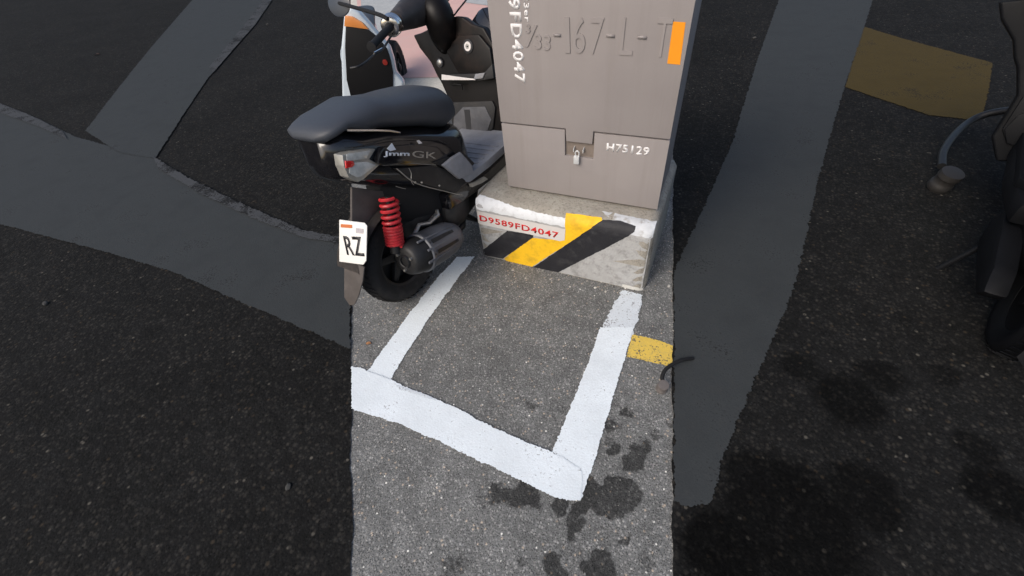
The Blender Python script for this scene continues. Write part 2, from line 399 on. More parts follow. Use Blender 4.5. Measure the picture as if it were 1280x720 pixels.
il2 = [U(436.5+4, -55, zk), U(450, 40, zk), U(460, 92, zk), U(506, 98, zk), U(546, 97, zk), U(640, 100, zk), U(720,80,zk), U(846, 20, zk), U(852, -55, zk)]
sheet('sidewalk', [(p.x,p.y) for p in il2], zk+.004, PINK, kind='structure')
sheet('grey_paving', [(p.x,p.y) for p in [U(449,-20,zk), U(512,-20,zk), U(505,8,zk), U(496,20,zk), U(470,45,zk), U(462,28,zk), U(452,10,zk)]], zk+.008, GREYP, kind='structure')
sheet('grey_paving', [(p.x,p.y) for p in [U(575,-20,zk), U(640,-20,zk), U(640,7,zk), U(612,8,zk), U(582,4,zk)]], zk+.008, GREYP, kind='structure')

# ------------------------------------------------------------------ concrete base
TH = .0151
B0 = Vector((-.6664*H, .9736*H, 0)); BW = .5772*H; BH = .2418*H
MB = Matrix.Translation(B0) @ Matrix.Rotation(TH, 4, 'Z')
CONC = concrete_mat('weathered concrete', (.30,.275,.235), (.40,.38,.33), (.20,.18,.155), 75, .006)
GREYPAINT = mat('grey painted concrete', (.40,.40,.395), .8, spec=.2, var=.14, vscale=26, bump=.003, bscale=110, dirt=(.15,.145,.135), dirt_amt=.7, dirt_scale=16)
CH = .045     # rounded top edge
base = empty('concrete_base', MB, label='painted concrete block with yellow and black hazard stripes under the grey cabinet', cat='plinth')
bm = bmesh.new(); BD = .62
prof = [(0,-.02),(0,BH-CH),(.006,BH-CH*.62),(.018,BH-CH*.3),(.035,BH-CH*.08),(.05,BH),(BD-.02,BH),(BD,BH-.02),(BD,-.02)]
secs = []
nx = 44
for i in range(nx+1):
    u = BW*i/nx; e = min(u, BW-u); rr = max(0, 1-e/.035)      # rounded vertical corners
    inset = .03*(1-math.sqrt(max(0, 1-rr*rr)))
    ring = []
    for j, (y, z) in enumerate(prof):
        yy = y + (inset if j < 6 else -inset)
        zz = z - (inset*.6 if z > BH-.03 else 0)
        ring.append(bm.verts.new((u, yy, zz)))
    secs.append(ring)
for a, b in zip(secs, secs[1:]):
    for j in range(len(prof)): q = (j+1) % len(prof); bm.faces.new((a[j], b[j], b[q], a[q]))
bm.faces.new(secs[0]); bm.faces.new(secs[-1])
bmesh.ops.subdivide_edges(bm, edges=[e for e in bm.edges if e.calc_length() > .06], cuts=5, use_grid_fill=True)
for v in bm.verts:
    a = noise.noise(v.co*26)*.0035 + noise.noise(v.co*70)*.0018
    k = 1.0 if (v.co.z > BH-.01 or v.co.x > BW-.012 or v.co.x < .012) else .0
    if v.co.x > BW-.05 and v.co.y < .06: k = max(k, 2.6)
    v.co += Vector((0,0,a*k)) + Vector((a*k if v.co.x > BW*.5 else -a*k, 0, 0))*.8
mk('block', bm, CONC, base, smooth=60)
# coats of paint, following the front face and its rounded edge
def surf(u, v):
    """v: height up the front face, past BH-CH it follows the rounded edge back"""
    zf = BH-CH
    if v <= zf: return Vector((u, 0, v)), Vector((0,-1,0))
    pr = [Vector((0,y,z)) for y, z in prof[1:6]] + [Vector((0,.12,BH))]
    d = v-zf
    for a, b in zip(pr, pr[1:]):
        L = (b-a).length
        if d <= L or b is pr[-1]:
            q = a+(b-a)*(d/L); t = (b-a)/L; return Vector((u, q.y, q.z)), Vector((0,-t.z,t.y))
        d -= L
def pcoord(px, py):
    """picture point to (u, v) on that surface"""
    q = onplane(px, py, (0,0,0), (0,-1,0), MB)
    if q.z <= BH-CH: return Vector((q.x, q.z, 0))
    best = None
    for k in range(120):
        v = BH-CH+.0012*k; s, n_ = surf(0, v)
        q = onplane(px, py, (0, s.y, s.z), n_, MB); e = abs(q.z-s.z)+abs(q.y-s.y)
        if best is None or e < best[0]: best = (e, q.x, v)
    return Vector((best[1], best[2], 0))
def coat(name, px, mat_, lift=.0022, amp=.0015, seed=1, uv=None, **k):
    pts = [pcoord(*p) for p in px] if uv is None else [Vector((*p,0)) for p in uv]
    pts = ragged(pts, amp, .01, seed)
    for p in pts: p.x = min(max(p.x, .004), BW-.006)
    bm = bmesh.new(); f = bm.faces.new([bm.verts.new(p) for p in pts])
    bmesh.ops.triangulate(bm, faces=[f])
    for v0 in [BH-CH+.001*i*7 for i in range(0, 12)] + [.05*i for i in range(1,7)]:
        g = bm.verts[:]+bm.edges[:]+bm.faces[:]
        bmesh.ops.bisect_plane(bm, geom=g, plane_co=(0,v0,0), plane_no=(0,1,0), dist=1e-5)
    fs = bm.faces[:]
    for v in bm.verts:
        s, n_ = surf(v.co.x, v.co.y)
        u = v.co.x; e = min(u, BW-u); rr = min(1, max(0, 1-e/.035)); ins = .03*(1-math.sqrt(max(0,1-rr*rr)))
        v.co = s+n_*lift+Vector((0,ins,0))
    bm.normal_update()
    for f in fs:
        if f.normal.y > 0 and f.normal.z <= 0: f.normal_flip()
    return mk(name, bm, mat_, base, smooth=60, **k)
WPAINT = mat('white wall paint', (.70,.72,.74), .7, spec=.25, var=.06, vscale=30, bump=.0015, bscale=120, dirt=(.42,.42,.41), dirt_amt=.6, dirt_scale=22)
YPAINT = mat('yellow wall paint', (.88,.52,.020), .55, spec=.3, var=.10, vscale=14, bump=.001, bscale=150, dirt=(.42,.24,.03), dirt_amt=.55, dirt_scale=11)
BPAINT = mat('black wall paint', (.018,.018,.022), .6, spec=.35, var=.2, vscale=20, bump=.0012, bscale=130, dirt=(.06,.06,.062), dirt_amt=.6, dirt_scale=14)
LPAINT = mat('light grey label paint', (.64,.61,.585), .6, spec=.3, var=.03, vscale=10, bump=.0004, bscale=120)
RED = mat('red stencil paint', (.62,.022,.022), .6, spec=.3, var=.15, vscale=60)
coat('grey_coat', None, GREYPAINT, .0008, .0006, 3, uv=[(.012,.004),(BW-.012,.004),(BW-.012,BH-CH+.016),(.012,BH-CH+.02)])
coat('white_coat', [(593.5,249),(600,243),(640,257),(675,266),(711,273),(708,284),(660,275),(620,266),(596,262)], WPAINT, .0014, .004, 4)
coat('white_coat', [(752,264),(790,271),(822,278),(832,284),(824,300),(800,296),(793,294),(770,285)], mat('thin white paint', (.56,.58,.60), .8, spec=.2, var=.12, vscale=30, bump=.002, bscale=90, dirt=(.27,.25,.22), dirt_amt=.95, dirt_scale=26), .0012, .005, 9)
coat('yellow_stripe', [(708,266),(752,272),(753,277),(735,288),(664,334),(641,333),(630,323),(665,297),(700,300),(707,290)], YPAINT, .0019, .0015, 5)
coat('black_stripe', [(754,275),(775,276),(795,283),(793,290),(770,303),(698,340),(666,334),(737,286)], BPAINT, .0024, .0015, 6)
coat('black_stripe', [(634,288),(667,293),(666,297),(629,323),(601,318),(603,313)], BPAINT, .0026, .0015, 7)
lab = coat('number_label', [(596,263),(620,268),(660,276),(707,286),(706,300),(700,301),(660,292),(634,287),(597,279)], LPAINT, .0032, .0006, 8)
def fp(px, py): q = onplane(px, py, (0,0,0), (0,-1,0), MB); return Vector((q.x, -.0035, q.z))
put_text('lettering', 'D9589FD4047', fp(600.5,275.5), fp(698.5,297.5), (0,0,1), .036, RED, lab, thick=.0008, extra=.02, space=1.12)
# splashes of road paint on the foot of the block
coat('paint_splash', [(778,354),(806,361),(809,368),(800,371),(776,365)], mat('splashed white paint', (.62,.61,.57), .8, var=.1, vscale=60, bump=.002, bscale=100, dirt=(.3,.29,.26), dirt_amt=.5, dirt_scale=40), .0028, .005, 12)

# ------------------------------------------------------------------ cabinet
CX, CY, CW, CH1 = .0922*H, .0889*H, .473*H, .2213*H
CD, CHT = .34, 1.12
MC = MB @ Matrix.Translation((CX, CY, BH+.012))
N = NT('grey painted steel')
mp = N.node('ShaderNodeMapping', {0: N.tc, 'Scale': (18., 18., 1.2)}).outputs[0]
st_ = N.noise(1., 8, .7, vec=mp); bl_ = N.noise(3.2, 7, .65); sp_ = N.noise(75, 6, .8); sc_ = N.node('ShaderNodeTexVoronoi', {0: N.node('ShaderNodeMapping', {0: N.tc, 'Rotation': (0., .6, 0.), 'Scale': (4., 4., 40.)}).outputs[0], 'Scale': 3.})
c = N.mix(N.rng(bl_, .3, .7), (.272,.245,.238,1), (.300,.272,.262,1))
c = N.mix(N.rng(st_, .5, .75, 0, .45), c, (.225,.200,.188,1))
c = N.mix(N.rng(sp_, .66, .74, 0, .6), c, (.36,.335,.32,1))
c = N.mix(N.math('MULTIPLY', N.math('LESS_THAN', sc_.outputs['Distance'], .035), .5), c, (.40,.38,.37,1))
N.link(c, N.b.inputs['Base Color']); N.link(N.rng(bl_, .3, .7, .42, .62), N.b.inputs['Roughness']); N.b.inputs['Specular IOR Level'].default_value = .35
bp = N.node('ShaderNodeBump', {'Strength': 1., 'Distance': .0025, 'Height': N.noise(5, 2, .4)}); N.link(bp.outputs[0], N.b.inputs['Normal'])
STEEL = N.M
STEEL_IN = mat('rust stained recess steel', (.20,.165,.14), .6, spec=.3, var=.2, vscale=40)
WSTEN = mat('white stencil paint', (.76,.74,.73), .6, var=.08, vscale=60)
SILVER = mat('zinc steel', (.72,.73,.73), .35, metal=.35, var=.1, vscale=60)
BLK = mat('black rubber', (.012,.012,.013), .75, spec=.3)
cab = empty('utility_cabinet', MC, label='grey steel utility cabinet with embossed numbers and a small padlock', cat='cabinet')
zs = CH1-.012
bm = bmesh.new(); box(bm, (.006,.012,.0), (CW-.006,CD,CHT), .003)
mk('carcass', bm, STEEL, cab, label='grey steel carcass of the cabinet')
bm = bmesh.new(); box(bm, (.02,.03,-.012), (CW-.02,CD-.02,.002), 0)  # black strip standing in for the shadow gap under the cabinet
mk('shadow_gap_strip', bm, BLK, cab)
def cf(px, py, y=0): q = onplane(px, py, (0,y,0), (0,-1,0), MC); return q
n0, n1 = cf(706,163).x, cf(743,168).x          # notch sides
nb = cf(724,197).z; nt_ = cf(724,178).z
g = .004
# lower panel with the notch; the upper door's tongue comes down into it
pts = [(0,0,.001),(CW,0,.001),(CW,0,zs-g),(n1,0,zs-g),(n1,0,nb),(n0,0,nb),(n0,0,zs-g),(0,0,zs-g)]
bm = bmesh.new(); prism(bm, pts, (0,.016,0), .0025); mk('lower_panel', bm, STEEL, cab)
zt = CHT-.004
pts = [(0,-.003,zs+g),(n0+g,-.003,zs+g),(n0+.007,-.003,nt_),(n1-.007,-.003,nt_),(n1-g,-.003,zs+g),(CW,-.003,zs+g),(CW,-.003,zt),(0,-.003,zt)]
bm = bmesh.new(); prism(bm, pts, (0,.019,0), .0025); door = mk('door', bm, STEEL, cab)
bm = bmesh.new(); prism(bm, [(-.015,-.02,CHT),(CW+.015,-.02,CHT),(CW+.015,CD+.015,CHT),(-.015,CD+.015,CHT)], (0,0,.04), .01); mk('top_cover', bm, STEEL, cab)
bm = bmesh.new(); prism(bm, [(n0+.001,.0115,nb+.002),(n1-.001,.0115,nb+.002),(n1-.001,.0115,nt_+.02),(n0+.001,.0115,nt_+.02)], (0,.003,0), 0)
mk('lock_recess', bm, STEEL_IN, cab)
# keeper plates and padlock
for x in (cf(717,184).x, cf(729,182).x):
    bm = bmesh.new(); prism(bm, [(x,.012,nb+.022),(x,.012,nb+.046),(x,-.008,nb+.040),(x,-.008,nb+.026)], (.003,0,0), .0008); mk('hasp', bm, SILVER, cab)
lk = (cf(717,184).x+cf(729,182).x)/2
bm = bmesh.new(); box(bm, (lk-.015,-.020,nb-.022), (lk+.009,-.006,nb+.014), .003)
pl = mk('padlock', bm, SILVER, cab)
bm = bmesh.new(); tube(bm, catmull([(lk-.008,-.011,nb+.012),(lk-.009,-.011,nb+.028),(lk-.002,-.011,nb+.036),(lk+.007,-.011,nb+.028),(lk+.005,-.011,nb+.012)], 6), .0028, 8); mk('shackle', bm, SILVER, pl)
# writing
def ct(px, py, y=-.003): q = cf(px, py, y); return Vector((q.x, y, q.z))
lp = cab
put_text('lettering', 'H75129', ct(758,189,0), ct(811,195,0), (0,0,1), .037, WSTEN, cab, thick=.0006, extra=.03, space=1.12)
put_text('lettering', 'D9589FD4047', Vector((ct(640,50).x-.002,-.003,ct(640,103).z+.455)), Vector((ct(640,50).x-.002,-.003,ct(640,103).z)), (1,0,0), .046, WSTEN, door, thick=.0006, extra=.03, space=1.1)
put_text('lettering', '92223er', Vector((ct(656,28).x,-.003,ct(660,28).z+.15)), Vector((ct(656,28).x,-.003,ct(660,28).z)), (1,0,0), .021, WSTEN, door, thick=.0006, extra=.025, space=1.05)
# embossed: raised in the door's own steel
def emb(s, a, b, h, ex=.0):
    return put_text('embossed_lettering', s, ct(*a), ct(*b), (0,0,1), h, STEEL, door, thick=.0035, extra=ex, space=1.0)
emb('3', (658,41), (663,41.5), .028); emb('/', (656,58), (671,60), .075)
emb('33', (669,61), (688,63), .05); emb('-', (692,45), (701,46), .009, .01)
emb('1', (707,66), (713,66), .112); emb('6', (716,66), (731,67), .112); emb('7', (737,67), (752,68), .112)
emb('-', (758,46), (768,47), .009, .01); emb('L', (774,68), (790,69), .112); emb('-', (797,48), (808,49), .009, .01); emb('T', (816,70), (834,71), .112)
ORANGE = mat('orange sticker', (.85,.30,.01), .45, var=.05)
a = ct(834,79); x0 = a.x; q = ct(841,31)
bm = bmesh.new(); prism(bm, [ct(834,79.5,-.0042), ct(850,81,-.0042), ct(857,28,-.0042), ct(841.5,27,-.0042)], (0,.0010,0), 0)
mk('warning_sticker', bm, ORANGE, door, label='orange sticker at the edge of the door')
#__SCOOTERS__
# ------------------------------------------------------------------ scooter
BODY = mat('gloss black plastic', (.007,.007,.009), .14, spec=.5, coat=.5, var=.2, vscale=9, dirt=(.035,.032,.03), dirt_amt=.3, dirt_scale=7)
MATTE = mat('matt black plastic', (.015,.0145,.015), .55, spec=.4, var=.25, vscale=12, dirt=(.07,.063,.056), dirt_amt=.5, dirt_scale=9)
FLOOR = mat('scuffed grey floor plastic', (.24,.245,.265), .6, spec=.35, var=.2, vscale=16, dirt=(.25,.24,.235), dirt_amt=.5, dirt_scale=14)
SHIELD = mat('dusty dark plastic', (.0065,.0055,.0055), .40, spec=.2, var=.4, vscale=7, dirt=(.040,.024,.018), dirt_amt=.5, dirt_scale=6)
SEATM = mat('dark blue grey vinyl', (.042,.047,.058), .50, spec=.45, var=.12, vscale=6, bump=.0003, bscale=700)
TYRE = mat('tyre rubber', (.020,.019,.019), .8, spec=.25, var=.3, vscale=20, dirt=(.07,.062,.055), dirt_amt=.5, dirt_scale=11)
FENDER = mat('dusty fender plastic', (.085,.075,.070), .7, spec=.25, var=.25, vscale=14, dirt=(.11,.095,.08), dirt_amt=.6, dirt_scale=10)
MUFF = mat('muffler cover', (.105,.110,.124), .42, spec=.45, var=.15, vscale=16, dirt=(.11,.105,.1), dirt_amt=.4, dirt_scale=14)
MUFFD = mat('muffler end', (.018,.018,.019), .5, metal=.3, var=.3, vscale=40)
REDM = mat('red spring paint', (.46,.022,.030), .4, spec=.5, var=.2, vscale=50, dirt=(.2,.03,.03), dirt_amt=.4, dirt_scale=40)
ALU = mat('worn aluminium', (.42,.41,.39), .42, metal=.85, var=.25, vscale=30)
CHROME = mat('chrome', (.78,.76,.74), .16, metal=1.0, var=.15, vscale=60)
CLEAR = mat('clear lens', (.50,.51,.49), .14, spec=.6, coat=.5, var=.3, vscale=35)
LENSE = mat('lens trim', (.36,.35,.32), .3, metal=.4, var=.2, vscale=40)
REDL = mat('red lens', (.62,.02,.02), .2, coat=.5)
AMB = mat('amber lens', (.70,.26,.07), .25, coat=.4)
PLATE = mat('number plate white', (.80,.79,.75), .4, var=.04, vscale=30)
INK = mat('plate black', (.015,.015,.018), .5)
STK = mat('silver white sticker', (.66,.70,.76), .35, var=.1, vscale=60)
STK2 = mat('silver sticker', (.36,.34,.30), .35, metal=.3, var=.2, vscale=60)
PAPER = mat('paper', (.72,.68,.66), .7, var=.06)
MIRG = mat('mirror back', (.035,.042,.055), .3, spec=.5)
WHITEB = mat('gloss white plastic', (.55,.62,.68), .25, spec=.5, coat=.6, var=.03)

SC = (-1.215, 1.11); HEAD, LEAN = 7, 5
def scooter_matrix(x, y, head, lean): return Matrix.Translation((x, y, 0)) @ Matrix.Rotation(R(-head), 4, 'Z') @ Matrix.Rotation(R(-lean), 4, 'Y')
MS = scooter_matrix(*SC, HEAD, LEAN)
def T(px, py, t): return onplane(px, py, (t,0,0), (1,0,0), MS)          # on the plane t to the right of the middle
def P(px, py, pt, n): return onplane(px, py, pt, n, MS)

def wheel(parent, y, r, wdt, name='rear_wheel', xo=0):
    wl = empty(name, Matrix.Identity(4)); wl.parent = parent
    bm = bmesh.new(); k = wdt/2; ri = r-.085
    pr = [(ri,-k*.72),(ri+.03,-k*.95),(r-.03,-k),(r-.012,-k*.72),(r-.002,-k*.35),(r,0),(r-.002,k*.35),(r-.012,k*.72),(r-.03,k),(ri+.03,k*.95),(ri,k*.72)]
    lathe(bm, pr, (xo,y,r), (1,0,0), 64, close=True)
    ty = mk('tyre', bm, TYRE, wl, smooth=50)
    bm = bmesh.new()                                   # tread blocks
    for i in range(44):
        for sgn in (-1, 1):
            a = 2*math.pi*(i+.5*(sgn>0))/44; da = .045
            q = []
            for (aa, xx) in ((a-da, .1*k*sgn), (a+da-.03, .1*k*sgn), (a+da+.03, .78*k*sgn), (a-da+.06, .78*k*sgn)):
                rad = r+.001-(abs(xx)/k)**2*.016
                q.append(Vector((xo+xx, y+rad*math.cos(aa), r+rad*math.sin(aa))))
            cn = (q[0]+q[1]+q[2]+q[3])/4-Vector((xo,y,r)); cn.x = 0; cn.normalize()
            prism(bm, q, cn*.003, 0)
    mk('tread', bm, TYRE, wl, smooth=0)
    bm = bmesh.new()
    lathe(bm, [(ri+.004,-k*.75),(ri-.012,-k*.62),(ri-.016,0),(ri-.012,k*.62),(ri+.004,k*.75),(ri+.006,0)], (xo,y,r), (1,0,0), 56, close=True)
    for i in range(5):
        a = 2*math.pi*i/5+.3; c_, s_ = math.cos(a), math.sin(a); pp = Vector((0,-s_,c_))*.018; d_ = Vector((0,c_,s_)); o = Vector((xo-.012,y,r))
        prism(bm, [o+d_*.03+pp*1.2, o+d_*(ri-.01)+pp*.8, o+d_*(ri-.01)-pp*.8, o+d_*.03-pp*1.2], (.024,0,0), .003)
    lathe(bm, [(0,-.05),(.034,-.05),(.036,-.02),(.036,.03),(.022,.04),(.0,.04)], (xo,y,r), (1,0,0), 24)
    lathe(bm, [(0,-.03),(ri-.006,-.034),(ri-.006,-.028),(0,-.024)], (xo,y,r), (1,0,0), 40)
    mk('rim', bm, MATTE, wl, smooth=40)
    return wl

def helix(bm, a, b, R_, r_, turns, n=14):
    a, b = Vector(a), Vector(b); ax = (b-a).normalized(); u = ax.cross(Vector((0,1,0))).normalized(); v = ax.cross(u); N_ = turns*n
    tube(bm, [a+(b-a)*(i/N_)+(u*math.cos(2*math.pi*i/n)+v*math.sin(2*math.pi*i/n))*R_ for i in range(N_+1)], r_, 7)

def build_scooter(root):
    WR = .228
    wheel(root, 0, WR, .115)
    wheel(root, 1.17, .215, .095, 'front_wheel', xo=.03)
    # ---- tail and underseat body: side outline read off the right hand plane
    topc = [(p.y, p.z) for p in (T(440,163,.13), T(475,163,.13), T(505,161,.13), T(535,160,.13), T(556,163,.12))]
    botc = [(p.y, p.z) for p in (T(440,232,.15), T(470,236,.15), T(505,239,.15), T(540,240,.15), T(562,236,.15), T(582,226,.15))]
    secs = [(-.165,.05,.73,.78)]
    print('top', [(round(a,2),round(b,2)) for a,b in topc]); print('bot', [(round(a,2),round(b,2)) for a,b in botc])
    for yv in (-.15,-.12,-.08,-.02,.08,.18,.28,.38,.46):
        hw = interp([(-.15,.08),(-.10,.12),(0,.145),(.25,.165),(.5,.165)], yv)
        zt = interp([(-.34,.84),(-.05,.84)]+topc, yv)+.01; zb = interp([(-.34,.72),(-.2,.67)]+botc, yv)
        secs.append((yv, hw, min(zb, zt-.04), zt))
    secs.append((.50,.135,.40,.66)); secs.append((.515,.10,.42,.62))
    bm = bmesh.new(); loft(bm, secs, 32, 3.4); mk('body', bm, BODY, root, smooth=60)
    # crease panels and bright edge on the side
    def panel(name, px, t, th, m_, bev=.003, **k):
        bm = bmesh.new(); prism(bm, [T(x, y, t) for x, y in px], (-th,0,0), bev); return mk(name, bm, m_, root, smooth=30, **k)
    panel('side_panel', [(476,190),(480,184),(520,180),(548,184),(562,196),(556,203),(545,207),(520,206),(480,208),(473,203)], .172, .03, BODY, .006)
    panel('side_panel', [(496,211),(540,207),(566,214),(586,228),(592,234),(580,243),(556,238),(520,228)], .176, .03, MATTE, .006)
    panel('side_panel', [(540,203),(562,196),(576,204),(562,212)], .178, .02, MATTE, .005)
    def line(name, px, t, r_, m_): bm = bmesh.new(); tube(bm, catmull([T(x, y, t) for x, y in px], 4), r_, 6); return mk(name, bm, m_, root)
    line('panel_edge', [(440,185),(462,180),(490,172),(520,171),(545,174),(560,181)], .168, .0022, MATTE)
    line('panel_edge', [(592,234),(580,243.5),(556,239),(520,229),(496,211)], .177, .0022, STK2)
    line('cable_and_glint', [(511,210),(514,217),(514,226),(517,231)], .176, .0016, ALU)  # bright squiggle: a reflection on the panel, built as a thin wire
    line('cable_and_glint', [(495,233),(502,235),(507,236)], .170, .0014, ALU)
    for x, y in ((519,228),(527,228),(549,232)):
        bm = bmesh.new(); lathe(bm, [(0,.004),(.004,.003),(.005,0),(0,-.004)], T(x, y, .178), (1,0,0), 10); mk('screw', bm, ALU, root)
    # under-body black masses: engine, carrier
    bm = bmesh.new(); loft(bm, [(.05,.03,.30,.42),(.10,.09,.24,.50),(.22,.11,.18,.50),(.40,.12,.16,.46),(.52,.11,.18,.42),(.60,.07,.24,.38)], 20, 3); mk('engine', bm, MATTE, root, smooth=50)
    bm = bmesh.new(); lathe(bm, [(0,-.02),(.085,-.02),(.095,0),(.09,.05),(.06,.075),(.03,.08),(0,.08)], (.09,.33,.31), (1,0,0), 28)
    mk('fan_cover', bm, MATTE, root)
    bm = bmesh.new(); prism(bm, [(-.10,-.02,.19),(-.10,.40,.15),(-.10,.46,.24),(-.10,.38,.34),(-.10,.02,.30),(-.10,-.08,.25)], (-.07,0,0), .02); mk('transmission_case', bm, MATTE, root)
    bm = bmesh.new(); loft(bm, [(.02,.05,.40,.62),(.10,.10,.34,.62),(.30,.13,.24,.55),(.48,.13,.22,.45),(.60,.08,.26,.38)], 20, 3); mk('belly_shade_mass', bm, BLK, root, smooth=50)  # black mass added to give the underside its dark shade
    bm = bmesh.new(); tube(bm, [(.09,.42,.20),(.12,.50,.10),(.13,.60,.12)], .012, 8); tube(bm, [(-.09,.42,.20),(-.12,.50,.10),(-.13,.60,.12)], .012, 8); tube(bm, [(-.12,.50,.11),(.12,.50,.11)], .010, 8); mk('centre_stand', bm, MUFFD, root)
    # rear mudguard
    bm = bmesh.new(); segs = []
    for i in range(19):
        a = R(58+i*5.4); rr = .285 if i else .28
        y0, z0 = rr*math.cos(a), WR+rr*math.sin(a)
        segs.append([bm.verts.new((x, y0*(1-abs(x)*.0), z0-(.02 if abs(x) > .07 else 0))) for x in (-.08,-.068,-.03,.03,.068,.08)])
    for a, b in zip(segs, segs[1:]):
        for k in range(5): bm.faces.new((a[k], a[k+1], b[k+1], b[k]))
    fs = bmesh.ops.solidify(bm, geom=bm.faces[:], thickness=.006)
    mk('rear_fender', bm, FENDER, root, smooth=60)
    bm = bmesh.new(); prism(bm, [T(x, y, .05) for x, y in ((440,234),(470,238),(503,240),(486,249),(474,264),(465,288),(459,300),(452,290),(440,282))], (-.012,0,0), .003); mk('fender_side', bm, FENDER, root)
    # shock absorber
    st, sb = T(484,246,.125), T(493,306,.125); st = Vector((.125, st.y+.005, st.z)); sb = Vector((.13, sb.y, sb.z))
    bm = bmesh.new(); tube(bm, [st, sb], .014, 12); tube(bm, [st+(sb-st)*.9, sb+(sb-st)*.15], .026, 14); sh = mk('shock_absorber', bm, MUFFD, root)
    bm = bmesh.new(); helix(bm, st+(sb-st)*.02, st+(sb-st)*.60, .034, .0075, 5); helix(bm, st+(sb-st)*.60, st+(sb-st)*1.0, .034, .0075, 7)
    mk('spring', bm, REDM, sh)
    # muffler
    mr, mf = T(506,327,.18), T(566,294,.165)
    ax = (mf-mr).normalized(); L = (mf-mr).length; print('muffler', mr, mf, L)
    bm = bmesh.new(); lathe(bm, [(0,.004),(.050,.004),(.066,.012),(.079,.05),(.083,.10),(.080,L*.6),(.068,L*.9),(.045,L+.02),(0,L+.03)], mr, ax, 36)
    mu = mk('muffler', bm, MUFFD, root, smooth=50)
    bm = bmesh.new()
    lathe(bm, [(.0835,.088),(.0905,.092),(.0905,.110),(.0865,.114),(.0865,L*.62),(.079,L*.88),(.060,L*1.02),(.035,L*1.05),(.0,L*1.05),(.0,L*1.0),(.035,L),(.06,L*.86),(.0815,L*.6),(.0825,.11)], mr, ax, 36)
    hs = mk('heat_shield', bm, MUFF, mu, smooth=50)
    # raised ribs and slots along the shield
    side = Vector((1,0,0)); side = (side-ax*side.dot(ax)).normalized(); upm = ax.cross(side)*-1
    if upm.z < 0: upm = -upm
    for i, (ang, l0, l1, wd) in enumerate(((62,.14,.86,.010),(28,.2,.92,.010),(-6,.16,.80,.012))):
        bm = bmesh.new(); d_ = side*math.cos(R(ang))+upm*math.sin(R(ang)); tn = ax.cross(d_).normalized()
        def rr(q): return interp([(0,.0875),(.62,.0875),(.88,.080),(1.02,.06)], q)
        a = mr+ax*L*l0+d_*(rr(l0)-.003); b = mr+ax*L*l1+d_*(rr(l1)-.003)
        prism(bm, [a-tn*wd/2, b-tn*wd/2*.7, b+tn*wd/2*.7, a+tn*wd/2], d_*.008, .0025); mk('shield_rib', bm, MUFF, hs)
    for ang, l0, l1, wd in ((45,.34,.80,.020),(11,.36,.82,.018)):
        bm = bmesh.new(); d_ = side*math.cos(R(ang))+upm*math.sin(R(ang)); tn = ax.cross(d_).normalized(); n_ = 8; L_ = []
        for i in range(n_+1):
            q = l0+(l1-l0)*i/n_; o = mr+ax*L*q+d_*(rr(q)+.0008); L_.append([bm.verts.new(o-tn*wd/2*(1-.3*i/n_)), bm.verts.new(o+tn*wd/2*(1-.3*i/n_))])
        for a, b in zip(L_, L_[1:]): bm.faces.new((a[0],a[1],b[1],b[0]))
        mk('shield_slot', bm, MUFFD, hs)
    for ang, q in ((45,.3),(8,.3),(45,.74),(10,.8)):
        d_ = side*math.cos(R(ang))+upm*math.sin(R(ang)); o = mr+ax*L*q+d_*(.086 if q < .6 else .082)
        bm = bmesh.new(); lathe(bm, [(0,0),(.006,0),(.006,.004),(.004,.006),(0,.006)], o, d_, 10); mk('bolt', bm, INK, hs)
    bm = bmesh.new(); lathe(bm, [(.022,-.004),(.026,-.006),(.030,0),(.030,.03),(.021,.03)], mr, ax, 24, close=True); mk('muffler_tip', bm, MUFFD, mu)
    bm = bmesh.new(); lathe(bm, [(0,.022),(.02,.022),(.02,.026),(0,.026)], mr, ax, 16); mk('outlet', bm, INK, mu)
    for ang in (150, 262, 30):
        d_ = side*math.cos(R(ang))+upm*math.sin(R(ang)); o = mr+d_*.043-ax*.001
        bm = bmesh.new(); lathe(bm, [(0,-.004),(.006,-.004),(.007,.006),(0,.006)], o, ax, 8); mk('nut', bm, ALU, mu)
    # aluminium hanger bracket
    b0, b1, b2, b3 = T(516,297,.12), T(524,281,.12), T(536,279,.12), T(547,268,.12)
    bm = bmesh.new(); tube(bm, [b0, b1, b2, b3, T(546,262,.12)], [.010,.010,.011,.014,.008], 8); mk('bracket', bm, ALU, root)
    bm = bmesh.new(); tube(bm, [mf, mf+Vector((-.02,.10,-.02)), mf+Vector((-.09,.22,.02)), Vector((.03,.42,.30))], .016, 10); mk('exhaust_pipe', bm, MUFFD, root)
    # ---- seat
    stop = [(p.y, p.z) for p in (T(440,121,.03), T(473,119,.03), T(500,110,.03), T(520,106,.03), T(540,108,.04), T(553,119,.05))]
    print('seat', [(round(a,2),round(b,2)) for a,b in stop])
    secs = []
    zb_ = lambda y_: interp([(-.34,.83),(-.05,.835)]+topc, y_)
    y1 = stop[-1][0]
    for yv in [-.165,-.145,-.11,-.06,0,.08,.15,.22,.29,.36,.42,.47,y1-.02,y1+.02,y1+.045]:
        zt = interp([(-.32,.885),(-.05,.925)]+stop+[(y1+.045, stop[-1][1]-.07)], yv); zb = zb_(yv)
        hw = interp([(-.165,.09),(-.13,.125),(0,.15),(.2,.168),(.42,.162),(y1-.04,.135),(y1,.11),(y1+.045,.05)], yv)
        secs.append((yv, hw, zb, max(zt, zb+.03)))
    secs[0] = (secs[0][0], .06, secs[0][2]+.02, secs[0][3]-.02)
    bm = bmesh.new(); loft(bm, secs, 36, 2.7); seat = mk('seat', bm, SEATM, root, smooth=80)
    bm = bmesh.new(); tube(bm, [T(434,163,.155), T(450,163,.160), T(470,163,.163), T(488,163.5,.163), T(500,166,.160)], .0035, 6); mk('seat_trim', bm, CHROME, seat)
